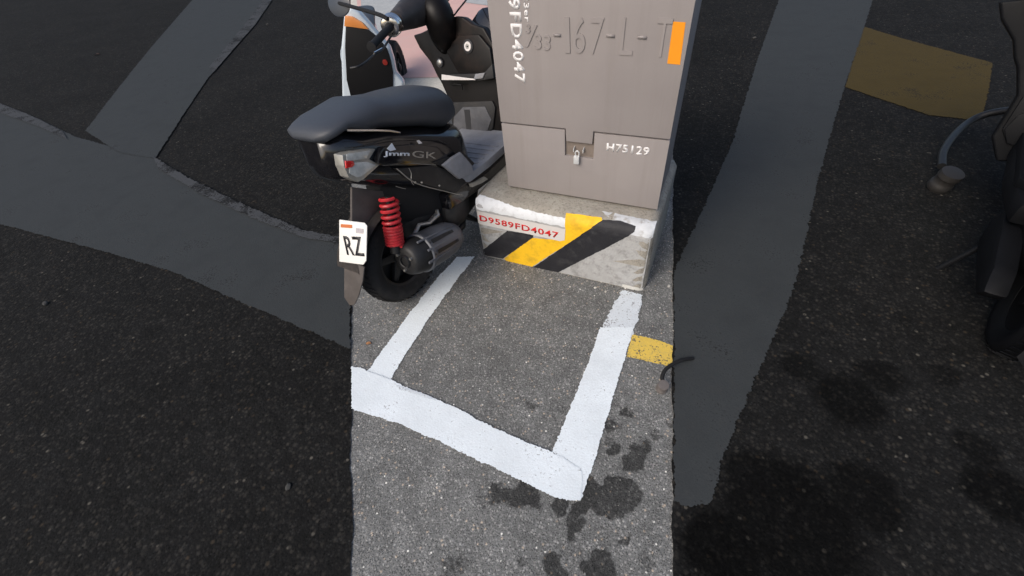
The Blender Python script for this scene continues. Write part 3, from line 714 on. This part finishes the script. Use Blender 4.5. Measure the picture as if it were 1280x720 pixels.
    # ---- tail lamp
    def lamp(name, px, t, th, m_, par): bm = bmesh.new(); prism(bm, [T(x, y, t) for x, y in px], (-th,0,0), .004); return mk(name, bm, m_, par, smooth=30)
    tl = lamp('tail_light', [(428,194),(444,189),(462,186),(470,186),(462,199),(475,206),(455,224),(448,228),(436,222),(430,208)], .150, .05, LENSE, root)
    lamp('lens', [(433,193),(464,187.5),(459,198),(434,202)], .1525, .01, CLEAR, tl)
    lamp('lens', [(436,204),(459,202),(471,206),(452,221),(446,222),(437,217)], .1525, .01, CLEAR, tl)
    lamp('red_lens', [(432,201),(442,201),(444,206),(441,209),(433,211)], .156, .008, REDL, tl)
    # stickers
    p0, p1 = T(479.5,196.5,.1735), T(512,196.5,.1735)
    put_text('lettering', 'Jmm', p0, p1, (0,0,1), .022, STK, root, thick=.0008, extra=.03, lift=.001)
    p0, p1 = T(515,196.5,.1735), T(545,198.5,.1735)
    put_text('lettering', 'GK', p0, p1, (0,0,1), .026, STK2, root, thick=.0008, extra=.0, lift=.001)
    panel('sticker', [(484,186),(490,179),(495,187),(488,189)], .1745, .002, STK, 0)
    panel('sticker', [(521,176),(524,175),(528,179),(524,180)], .176, .002, PAPER, 0)
    # ---- floor board
    fz = T(574,222,.16).z; print('floor z', fz)
    fl = [P(x, y, (0,0,fz), (0,0,1)) for x, y in ((560,206),(574,223),(590,219),(603,214),(612,205),(626,192))]
    yb, yf = fl[1].y, .90
    xs_ = [p.x for p in fl]; print('floor', [(round(p.x,2), round(p.y,2)) for p in fl])
    xw = min(.19, max(xs_))
    bm = bmesh.new(); prism(bm, [(-xw,yb+.05,fz),(-xw+.03,yb,fz),(xw-.03,yb,fz),(xw,yb+.05,fz),(xw+.01,yb+.2,fz),(xw,yf,fz),(-xw,yf,fz)], (0,0,-.04), .006)
    fb = mk('floorboard', bm, FLOOR, root, smooth=30)
    panel('floor_wing', [(555,207),(567,197),(578,190),(590,206),(592,216),(575,224)], .20, .02, FLOOR, .004)
    panel('floor_groove', [(576,190),(579,190),(593,204),(591,207)], .202, .004, INK, 0)
    for k in range(6):
        yy = yb+.10+k*.045; bm = bmesh.new(); box(bm, (-xw+.03,yy,fz), (xw-.02,yy+.012,fz+.004), .0015); mk('floor_rib', bm, FLOOR, fb)
    bm = bmesh.new(); prism(bm, [(xw-.02,yb-.12,fz-.02),(xw-.005,yb+.05,fz-.03),(xw+.006,yb+.2,fz-.03),(xw-.004,yf+.04,fz-.03),(-xw+.004,yf+.04,fz-.03),(-xw-.006,yb+.2,fz-.03),(-xw+.005,yb+.05,fz-.03),(-xw+.02,yb-.12,fz-.02)], (0,0,-.085), .02)
    sk = mk('side_skirt', bm, BODY, root, smooth=40)
    bm = bmesh.new(); t_ = xw+.011; prism(bm, [T(x, y, t_) for x, y in ((588,230),(596,227),(606,221),(610,224),(602,229),(590,234))], (-.012,0,0), 0); mk('sticker', bm, STK2, root)
    # ---- leg shield, leaning plane rising from the floor
    lo = Vector((0, yf-.03, fz)); dv = Vector((0,.16,.60)).normalized(); nn = Vector((0,-dv.z,dv.y))
    Q = lambda x, y, off=0.0: P(x, y, lo+nn*off, nn)
    ol = [(516,44),(526,41),(534,37),(556,24),(570,20),(578,21),(590,30),(604,34),(613,50),(619,62),(622,92),(627,150),(630,184),(604,190),(578,190),(566,168),(562,128),(551,103),(546,95),(538,78),(524,60)]
    print('shield', [(round(Q(x,y).x,2), round(Q(x,y).z,2)) for x, y in ol])
    bm = bmesh.new(); prism(bm, [Q(x,y) for x, y in ol], -nn*.05, .010, 3); shd = mk('leg_shield', bm, SHIELD, root, smooth=40)
    def on(name, px, off, th, m_, bev=.003, par=None, **k):
        bm = bmesh.new(); prism(bm, [Q(x,y,off) for x, y in px], -nn*th, bev); return mk(name, bm, m_, par or shd, smooth=40, **k)
    on('knee_panel', [(563,128),(590,127),(615,126),(619,135),(616,160),(606,176),(590,178),(574,173),(566,160)], .012, .014, MATTE, .006)
    on('foot_rest_panel', [(567,146),(578,134),(606,133),(614,150),(606,172),(588,178),(573,173),(566,160)], .018, .014, mat('grey scuffed plastic', (.075,.076,.084), .6, var=.35, vscale=14, dirt=(.15,.14,.14), dirt_amt=.5, dirt_scale=12), .007)
    on('slot', [(580,137),(587,137),(589,163),(583,163)], .0195, .004, INK, .0)
    on('upper_panel', [(556,62),(573,44),(598,43),(612,60),(616,84),(612,93),(596,95),(574,94),(566,80)], .022, .024, SHIELD, .010)
    on('glove_tray', [(551,99),(556,93),(598,92),(606,90),(615,80),(617,98),(600,101),(553,101)], .055, .055, MATTE, .004)
    on('paper_slip', [(552,93),(572,96),(592,98.5),(594,100),(552,100)], .062, .006, PAPER, 0)
    on('tray_clip', [(594,92.5),(606,91),(603,98),(592,99)], .062, .01, FLOOR, .002)
    c = Q(550,78,.004); bm = bmesh.new(); lathe(bm, [(0,.010),(.012,.009),(.018,.004),(.020,-.004),(0,-.004)], c, nn, 24); mk('round_cap', bm, ALU, shd)
    bm = bmesh.new(); lathe(bm, [(.020,.003),(.024,.004),(.026,-.004),(.020,-.004)], c, nn, 24, close=True); mk('cap_ring', bm, INK, shd)
    c = Q(585,58,.024); bm = bmesh.new(); lathe(bm, [(.012,.006),(.021,.006),(.023,.002),(.023,-.004),(.012,-.004)], c, nn, 28, close=True); kr = mk('ignition_ring', bm, PAPER, shd)
    bm = bmesh.new(); lathe(bm, [(0,.004),(.012,.004),(.012,.0),(0,.0)], c, nn, 20); mk('ignition_lock', bm, ALU, shd)
    bm = bmesh.new(); lathe(bm, [(.023,.004),(.032,.003),(.036,-.006),(.023,-.006)], c, nn, 28, close=True); mk('lock_collar', bm, INK, shd)
    bm = bmesh.new(); lathe(bm, [(0,.0075),(.0035,.0075),(.0035,.004),(0,.004)], c, nn, 10); mk('key_slot', bm, INK, shd)
    h = [Q(566,106,.0), Q(568,105,.02), Q(577,106,.03), Q(578,112,.02)]; bm = bmesh.new(); tube(bm, h, .004, 8); mk('bag_hook', bm, MATTE, shd)
    # front apron, fender and fork ahead of the shield
    sx = (Q(562,128).x+Q(622,92).x)/2
    sx = max(-.08, min(.02, sx)); bm = bmesh.new(); loft(bm, [(yf+.0,.12,fz-.10,fz-.02,sx),(yf+.05,.15,fz-.08,fz+.06,sx),(yf+.10,.165,fz-.04,fz+.20,sx),(yf+.15,.17,fz+.02,fz+.36,sx),(yf+.20,.17,fz+.08,fz+.48,sx),(yf+.27,.13,fz+.16,fz+.52,sx),(yf+.34,.06,fz+.24,fz+.46,sx)], 28, 2.6); mk('front_apron', bm, BODY, root, smooth=60)
    bm = bmesh.new(); segs = []
    for i in range(13):
        a = R(20+i*12); rr = .26; y0, z0 = 1.17+rr*math.cos(a), .215+rr*math.sin(a)
        segs.append([bm.verts.new((x, y0, z0-(.03 if abs(x-.03) > .065 else 0))) for x in (-.04,-.03,.03,.09,.105)])
    for a, b in zip(segs, segs[1:]):
        for k in range(4): bm.faces.new((a[k], a[k+1], b[k+1], b[k]))
    bmesh.ops.solidify(bm, geom=bm.faces[:], thickness=.005); mk('front_fender', bm, BODY, root, smooth=60)
    for s in (-1, 1):
        bm = bmesh.new(); tube(bm, [(.03+s*.068,1.17,.215),(.02+s*.06,1.05,.62)], .018, 10); mk('fork_leg', bm, MUFFD, root)
    # ---- steering head, grips, levers, mirrors.  Bars turned to the right
    hz = 1.04
    C0 = P(533,4,(0,0,hz),(0,0,1)); r1 = P(495,27,(0,0,hz-.01),(0,0,1)); g0 = P(489,32,(0,0,hz-.015),(0,0,1)); g1 = P(464,59,(0,0,hz-.03),(0,0,1))
    print('bar', C0, r1, g1, (g1-g0).length)
    bd = (g1-C0).normalized(); cc = Vector((0, C0.y, hz)); 
    bm = bmesh.new()
    head = [C0+(C0-g1)*.55, C0+(C0-g1)*.25, C0+Vector((0,0,.0)), C0+(r1-C0)*.55, r1]
    tube(bm, catmull(head, 4), [.034,.045,.055,.062,.066,.072,.078,.084,.088,.086,.082,.076,.070,.063,.056,.050,.044], 24); mk('handlebar_cover', bm, mat('dusty cover plastic', (.038,.034,.034), .5, spec=.4, var=.3, vscale=9, dirt=(.12,.105,.10), dirt_amt=.6, dirt_scale=9), root, smooth=60)
    col0, col1 = Q(548,40,.0), C0
    bm = bmesh.new(); tube(bm, catmull([Q(557,66,-.03), Q(556,50,.0), Q(552,32,.03), Q(546,16,.05), C0+Vector((0,0,-.01))], 3), [.020,.040,.056,.066,.072,.075,.076,.077,.078,.079,.080,.080,.078], 22); mk('steering_column', bm, SHIELD, root, smooth=60)
    ax_ = (g1-g0).normalized(); 
    bm = bmesh.new(); lathe(bm, [(.018,-.036),(.040,-.034),(.049,-.022),(.044,-.012),(.044,.0),(.048,.008),(.042,.020),(.030,.024),(.018,.024)], g0, ax_, 24, close=True); mk('bar_ring', bm, CHROME, root)
    Lg = (g1-g0).length
    bm = bmesh.new(); lathe(bm, [(0,0),(.0165,0),(.0165,Lg-.012),(.020,Lg-.010),(.020,Lg),(0,Lg+.002)], g0, ax_, 18); mk('grip', bm, BLK, root)
    gl = C0+(C0-g0); gle = C0+(C0-g1)
    bm = bmesh.new(); tube(bm, [C0+(C0-g0)*.55, gle], .0165, 14); mk('grip', bm, BLK, root)
    lv = [g0+Vector((.012,-.03,-.035)), P(478,62,(0,0,hz-.05),(0,0,1)), P(468,68,(0,0,hz-.05),(0,0,1)), P(458,77,(0,0,hz-.05),(0,0,1)), P(448,83,(0,0,hz-.05),(0,0,1)), P(438,85,(0,0,hz-.05),(0,0,1))]
    bm = bmesh.new(); tube(bm, catmull(lv, 5), .0045, 8); mk('brake_lever', bm, MUFFD, root)
    bm = bmesh.new(); tube(bm, [lv[1]+Vector((0,0,.006)), lv[2]+Vector((0,0,.007))], .003, 6); mk('lever_edge', bm, CHROME, root)
    def mirror(st_, mid, cen, r_):
        bm = bmesh.new(); tube(bm, catmull([st_, mid, cen], 6), .009, 8); ms = mk('mirror_stem', bm, BLK, root)
        bm = bmesh.new(); n_ = Vector((.15,-1,.35)).normalized(); lathe(bm, [(0,.022),(r_*.6,.018),(r_,.004),(r_*1.02,-.004),(r_*.95,-.006),(0,-.006)], cen, -n_, 30)
        for v in bm.verts: v.co = cen+Vector(((v.co.x-cen.x)*1.25, v.co.y-cen.y, v.co.z-cen.z))
        mi = mk('mirror', bm, MIRG, root, smooth=60)
    m0 = P(485,24,(0,0,hz+.03),(0,0,1)); m1 = P(470,17,(0,0,hz+.05),(0,0,1)); m2 = P(424,4,(0,0,hz+.07),(0,0,1))
    mirror(m0, m1, m2, .062)
    ml = [C0*2-m0, C0*2-m1+Vector((0,0,.2)), C0*2-m2+Vector((0,0,.22))]; mirror(*[Vector((p.x,p.y,hz+.05+.05*i)) for i, p in enumerate(ml)], .048)
    cb = [Q(567,20,.0), Q(573,12,.02), Q(584,-2,.04), P(590,-14,(0,0,hz),(0,0,1))]
    bm = bmesh.new(); tube(bm, catmull(cb, 4), .004, 6); mk('cable_and_glint', bm, INK, root)
    # mudflap below the plate
    fy = -.19
    fp_ = [P(x, y, (0,-.245,.37), (0,1,-.42)) for x, y in ((446,330),(455,335),(453,352),(448,370),(443,381),(437,382),(430,372),(430,330))]
    bm = bmesh.new(); prism(bm, fp_, (0,.008,0), .003); mk('mudflap', bm, FENDER, root)
    # side stand
    bm = bmesh.new(); tube(bm, [(-.10,.42,.22),(-.20,.36,.06),(-.24,.34,-.012)], [.012,.011,.014], 8); mk('side_stand', bm, MUFFD, root)
def add_plate(root):
    fy = -.20
    pp = [P(x, y, (0,-.25,.37), (0,1,-.42)) for x, y in ((424,275),(455,279),(458.5,283),(457.5,326),(454,331),(424,327))]
    print('plate', [(round(p.x,2), round(p.z,2)) for p in pp])
    bm = bmesh.new(); prism(bm, pp, (0,.004,0), .001); pl_ = mk('number_plate', bm, PLATE, root)
    f_ = lambda x, y: P(x, y, (0,-.2512,.37), (0,1,-.42))
    put_text('lettering', 'RZ', f_(434,318.5), f_(456,320.5), Vector((0,.42,1)), (f_(455,297)-f_(455,320)).length, INK, pl_, thick=.001, extra=.012, space=1.1)
    bm = bmesh.new(); prism(bm, [f_(426,280),(f_(440,281)),(f_(440,285)),(f_(426,284))], (0,-.0012,0), 0); mk('plate_mark', bm, mat('orange plate ink', (.55,.16,.05), .6), pl_)
    bm = bmesh.new(); prism(bm, [f_(445,285),(f_(454,286)),(f_(454,292)),(f_(445,291))], (0,-.0012,0), 0); mk('plate_sticker', bm, mat('faded plate sticker', (.45,.42,.44), .6, var=.3, vscale=90), pl_)
sc1 = empty('scooter', MS, label='black scooter with red spring and dark blue seat parked left of the grey cabinet', cat='scooter', group='parked scooters')
build_scooter(sc1); 

def copy_tree(o, parent=None):
    c = o.copy(); COL.objects.link(c); c.parent = parent
    for ch in [x for x in bpy.data.objects if x.parent == o]: copy_tree(ch, c)
    return c
sc3 = copy_tree(sc1); add_plate(sc1)
for k_ in ('lettering', 'sticker'):
    for ch in [x for x in bpy.data.objects if x.parent == sc3 and x.name.startswith(k_)]: bpy.data.objects.remove(ch)
DIMB = mat('dimmed scooter plastic', (.0075,.008,.0095), .5, spec=.12, var=.3, vscale=9)  # one near-black for every part, with the side dimming in the colour
def repaint(o):
    if o.type == 'MESH': o.material_slots[0].link = 'OBJECT'; o.material_slots[0].material = DIMB
    for ch in [x for x in bpy.data.objects if x.parent == o]: repaint(ch)
repaint(sc3)
sc3['label'] = 'dark scooter at the right edge beside the dimmed yellow line'
sc3.matrix_world = scooter_matrix(1.20, 1.66, 15, 2)

# white scooter seen from the front, beyond the black one
MW = Matrix.Translation((-2.15, 2.35, 0)) @ Matrix.Rotation(R(27), 4, 'Z')
W = lambda x, y, d=0.0: onplane(x, y, (0,d,0), (0,1,0), MW)
ws = empty('scooter', MW, label='white scooter with black front cover and orange indicator behind the black seat', cat='scooter', group='parked scooters')
o1 = [(438,8),(449,16),(462,31),(476,48),(487,60),(492,76),(495,92),(505,104),(500,146),(470,176),(436,176),(428,150),(426,60),(430,14)]
print('white', [(round(W(*p).x,2), round(W(*p).z,2)) for p in o1])
bm = bmesh.new(); prism(bm, [W(x,y) for x, y in o1], (0,.07,0), .02, 3); apron = mk('front_shell', bm, WHITEB, ws, smooth=50)
bm = bmesh.new(); prism(bm, [W(x,y,-.012) for x, y in ((432,33),(440,33),(461,38),(472,47),(484,62),(488,75),(491,90),(491,118),(438,120),(433,100),(431,60))], (0,.03,0), .006); mk('front_cover', bm, mat('black cover', (.006,.006,.007), .5, spec=.25), ws)
bm = bmesh.new(); prism(bm, [W(x,y,-.016) for x, y in ((431,20),(440,21),(452,28),(461,37),(440,34),(430,33))], (0,.03,0), .004); mk('indicator', bm, AMB, ws)
c = W(481.5,78,-.014); bm = bmesh.new(); lathe(bm, [(0,.006),(.016,.005),(.018,0),(.018,-.006),(0,-.006)], c, (0,-1,0), 20)
mk('reflector', bm, mat('dark red reflector', (.22,.02,.015), .3, coat=.4), ws)
c = (W(432,120)+W(474,120))/2
bm = bmesh.new(); loft(bm, [(.10,.10,.35,.74,c.x),(.3,.11,.30,.50,c.x-.04),(.7,.11,.28,.45,c.x-.08),(.95,.12,.35,.60,c.x-.14),(1.3,.10,.45,.66,c.x-.2),(1.5,.05,.52,.62,c.x-.22)], 24, 2.8); mk('body', bm, WHITEB, ws, smooth=60)
bm = bmesh.new(); loft(bm, [(.72,.08,.56,.60,c.x-.1),(.8,.10,.56,.64,c.x-.1),(1.1,.11,.60,.68,c.x-.16),(1.4,.10,.62,.70,c.x-.2),(1.48,.06,.64,.68,c.x-.22)], 24, 2.6); mk('seat', bm, SEATM, ws, smooth=60)
for nm, yy in (('front_wheel', -.02), ('rear_wheel', 1.22)):
    wheel(ws, yy, .222, .1, nm, xo=c.x)

# ------------------------------------------------------------------ small things on the ground
def kick_lever(px, z, scl, parent=None, ra=None):
    """curved black arm ending in a ribbed rubber foot"""
    a = Vector(U(px[0][0], px[0][1], z)); b = Vector(U(px[1][0], px[1][1], z)); ax_ = (b-a).normalized(); L_ = (b-a).length; r_ = L_*.40
    bm = bmesh.new(); lathe(bm, [(0,0),(r_*.9,0),(r_,r_*.12),(r_,L_*.30),(r_*.93,L_*.34),(r_*.93,L_*.66),(r_,L_*.70),(r_,L_-r_*.1),(r_*.9,L_),(0,L_)], a, ax_, 22)
    arm = bmesh.new(); tube(arm, catmull([Vector(U(x, y, z+dz)) for x, y, dz in px[2:]], 6), ra or r_*.30*scl, 10)
    return bm, arm
_, arm = kick_lever([(826,487,0),(828.5,470,0),(828,477,.018),(828,470,.022),(832,462,.026),(841,455,.024),(853,450,.014),(866,448,-.012)], .024, 1)
_.free(); bm = bmesh.new(); p_ = U(826,487,0); lathe(bm, [(0,.002),(.018,.002),(.021,.005),(.021,.018),(.019,.020),(.019,.034),(.021,.036),(.020,.050),(0,.052)], (p_.x,p_.y,0), (.10,-.15,1), 26)
kl = empty('kick_lever', Matrix.Identity(4), label='small black kick lever with a rubber foot lying on the asphalt by the yellow line', cat='lever')
mk('rubber_foot', bm, mat('dusty rubber foot', (.12,.105,.098), .6, var=.2, vscale=60), kl); mk('arm', arm, BLK, kl)
_, arm = kick_lever([(1168,236,0),(1178,196,0),(1177,208,.03),(1179,190,.04),(1192,170,.05),(1212,152,.06),(1236,142,.10),(1275,136,.16)], .05, 1, ra=.020)
_.free(); bm = bmesh.new(); p_ = U(1170,236,0); lathe(bm, [(0,.006),(.048,.006),(.054,.014),(.054,.045),(.050,.050),(.050,.085),(.054,.090),(.052,.118),(0,.122)], (p_.x,p_.y,0), (.12,-.18,1), 26)
I3 = sc3.matrix_world.inverted()
for b_ in (bm, arm):
    for v in b_.verts: v.co = I3 @ v.co
kf = mk('kick_arm', arm, MUFFD, sc3); mk('rubber_foot', bm, mat('dimmed rubber foot', (.022,.020,.019), .6), kf)  # repeat of the rubber foot, darkened in colour like its strip
STONE = mat('pale grit', (.46,.44,.40), .85, var=.2, vscale=90, bump=.001, bscale=200)
STONE2 = mat('dark dusty grit', (.10,.10,.10), .85, var=.2, vscale=90, bump=.001, bscale=200)
def pebble(px, py, r_, where, m_=STONE, z=0.0, grp='loose pebbles on the asphalt'):
    p = U(px, py, z); bm = bmesh.new(); bmesh.ops.create_icosphere(bm, subdivisions=2, radius=r_); a = random.uniform(0, 6)
    for v in bm.verts:
        v.co *= 1+.35*noise.noise(v.co/r_*1.1+Vector((px,py,0))); v.co.z *= .62; v.co.x *= 1.25
        v.co = Matrix.Rotation(a, 3, 'Z') @ v.co + Vector((p.x, p.y, z+r_*.45))
    mk('pebble', bm, m_, None, smooth=35, label=where, cat='pebble', group=grp)
pebble(752,352,.007,'pale pebble nearest the foot of the hazard striped block')
pebble(744,360,.006,'small pale pebble just below the foot of the block')
pebble(757,365,.0055,'pale pebble left of the top of the gritty white line')
pebble(641,338,.006,'pale pebble below the yellow stripe of the block')
pebble(657,348,.004,'tiny pale pebble lying below the yellow stripe')
pebble(836,358,.007,'pale pebble right of the foot of the concrete block')
pebble(744,423,.004,'tiny white pebble against the left edge of the right white line')
pebble(543,617,.0045,'white pebble alone on the bare asphalt left of the oil stains')
pebble(689,372,.006,'dark pebble in the middle of the marked bay', STONE2)
pebble(686,380,.004,'little dark pebble beside a bigger one in the marked bay', STONE2)
PD = mat('dimmed pale grit', (.055,.055,.053), .9, spec=.1, var=.2, vscale=90)  # pale pebbles darkened in colour to go with the dimmed strips
pebble(361,609,.010,'dimmed pebble on the dimmed asphalt below the dimmed white line', PD, .004)
pebble(335,31,.02,'dimmed pebble beside the upper arm of the dimmed white line', PD, .004)
pebble(58,380,.014,'dimmed pebble at the far left on the dimmed asphalt', PD, .004)
pebble(943,48,.016,'dimmed pebble left of the wide dimmed line near the cabinet', PD, .004)
def leaf(px, py, size, col, z, label):
    p = U(px, py, z); bm = bmesh.new(); n_ = 9; L_ = []
    for i in range(n_):
        t = i/(n_-1); wv = size*.30*math.sin(math.pi*min(1,t*1.02))**.8+.0002; zc = size*.16*math.sin(math.pi*t)
        L_.append([bm.verts.new((size*(t-.5), s_*wv, z+.003+zc+abs(s_)*size*.05)) for s_ in (-1,0,1)])
    for a, b in zip(L_, L_[1:]):
        for k in range(2): bm.faces.new((a[k], a[k+1], b[k+1], b[k]))
    bmesh.ops.solidify(bm, geom=bm.faces[:], thickness=.0006)
    for v in bm.verts: q_ = Matrix.Rotation(.5, 3, 'Z') @ v.co; v.co = q_+Vector((p.x, p.y, 0))
    lf = mk('fallen_leaf', bm, mat('dry leaf', col, .7, var=.15, vscale=80), None, smooth=60, label=label, cat='leaf', group='fallen leaves')
leaf(461,430,.026,(.58,.30,.14),0,'small orange leaf on the asphalt near the rear wheel')
leaf(122,69,.085,(.085,.040,.020),.004,'dimmed orange leaf on the dimmed asphalt above the dimmed white line')  # orange leaf repeated, its colour darkened with the side strip


GR = N_ = NT('mixed grit'); 
oi = GR.node('ShaderNodeTexNoise', {0: GR.tc, 'Scale': 40.}); cc_ = GR.mix(GR.rng(oi.outputs[0], .4, .6), (.07,.065,.06,1), (.34,.32,.29,1)); GR.link(cc_, GR.b.inputs['Base Color']); GR.b.inputs['Roughness'].default_value = .9
bm = bmesh.new()
def crumb(x, y, r_):
    a = random.uniform(0, 6); q = [(math.cos(a+k*1.6+random.uniform(-.3,.3))*r_*random.uniform(.7,1.2), math.sin(a+k*1.6+random.uniform(-.3,.3))*r_*random.uniform(.7,1.2)) for k in range(4)]
    lo_ = [bm.verts.new((x+u, y+v, .0)) for u, v in q]; hi_ = [bm.verts.new((x+u*.6, y+v*.6, r_*random.uniform(.6,1.1))) for u, v in q]
    for k in range(4): bm.faces.new((lo_[k], lo_[(k+1)%4], hi_[(k+1)%4], hi_[k]))
    bm.faces.new(hi_)
for i in range(420):
    u = random.uniform(-.02, BW+.05); d_ = abs(random.gauss(0, .018))+.001; p = MB @ Vector((u, -d_, 0)); crumb(p.x, p.y, random.uniform(.0012,.0038))
for i in range(120):
    p = MB @ Vector((BW+abs(random.gauss(0,.03)), random.uniform(-.02,.5), 0)); crumb(p.x, p.y, random.uniform(.0012,.004))
for i in range(260): crumb(random.uniform(-1.2,.15), random.uniform(.1,1.5), random.uniform(.001,.0026))
mk('grit', bm, GR.M, None, smooth=0, kind='stuff', label='loose grit and crumbs of mortar scattered along the foot of the block')
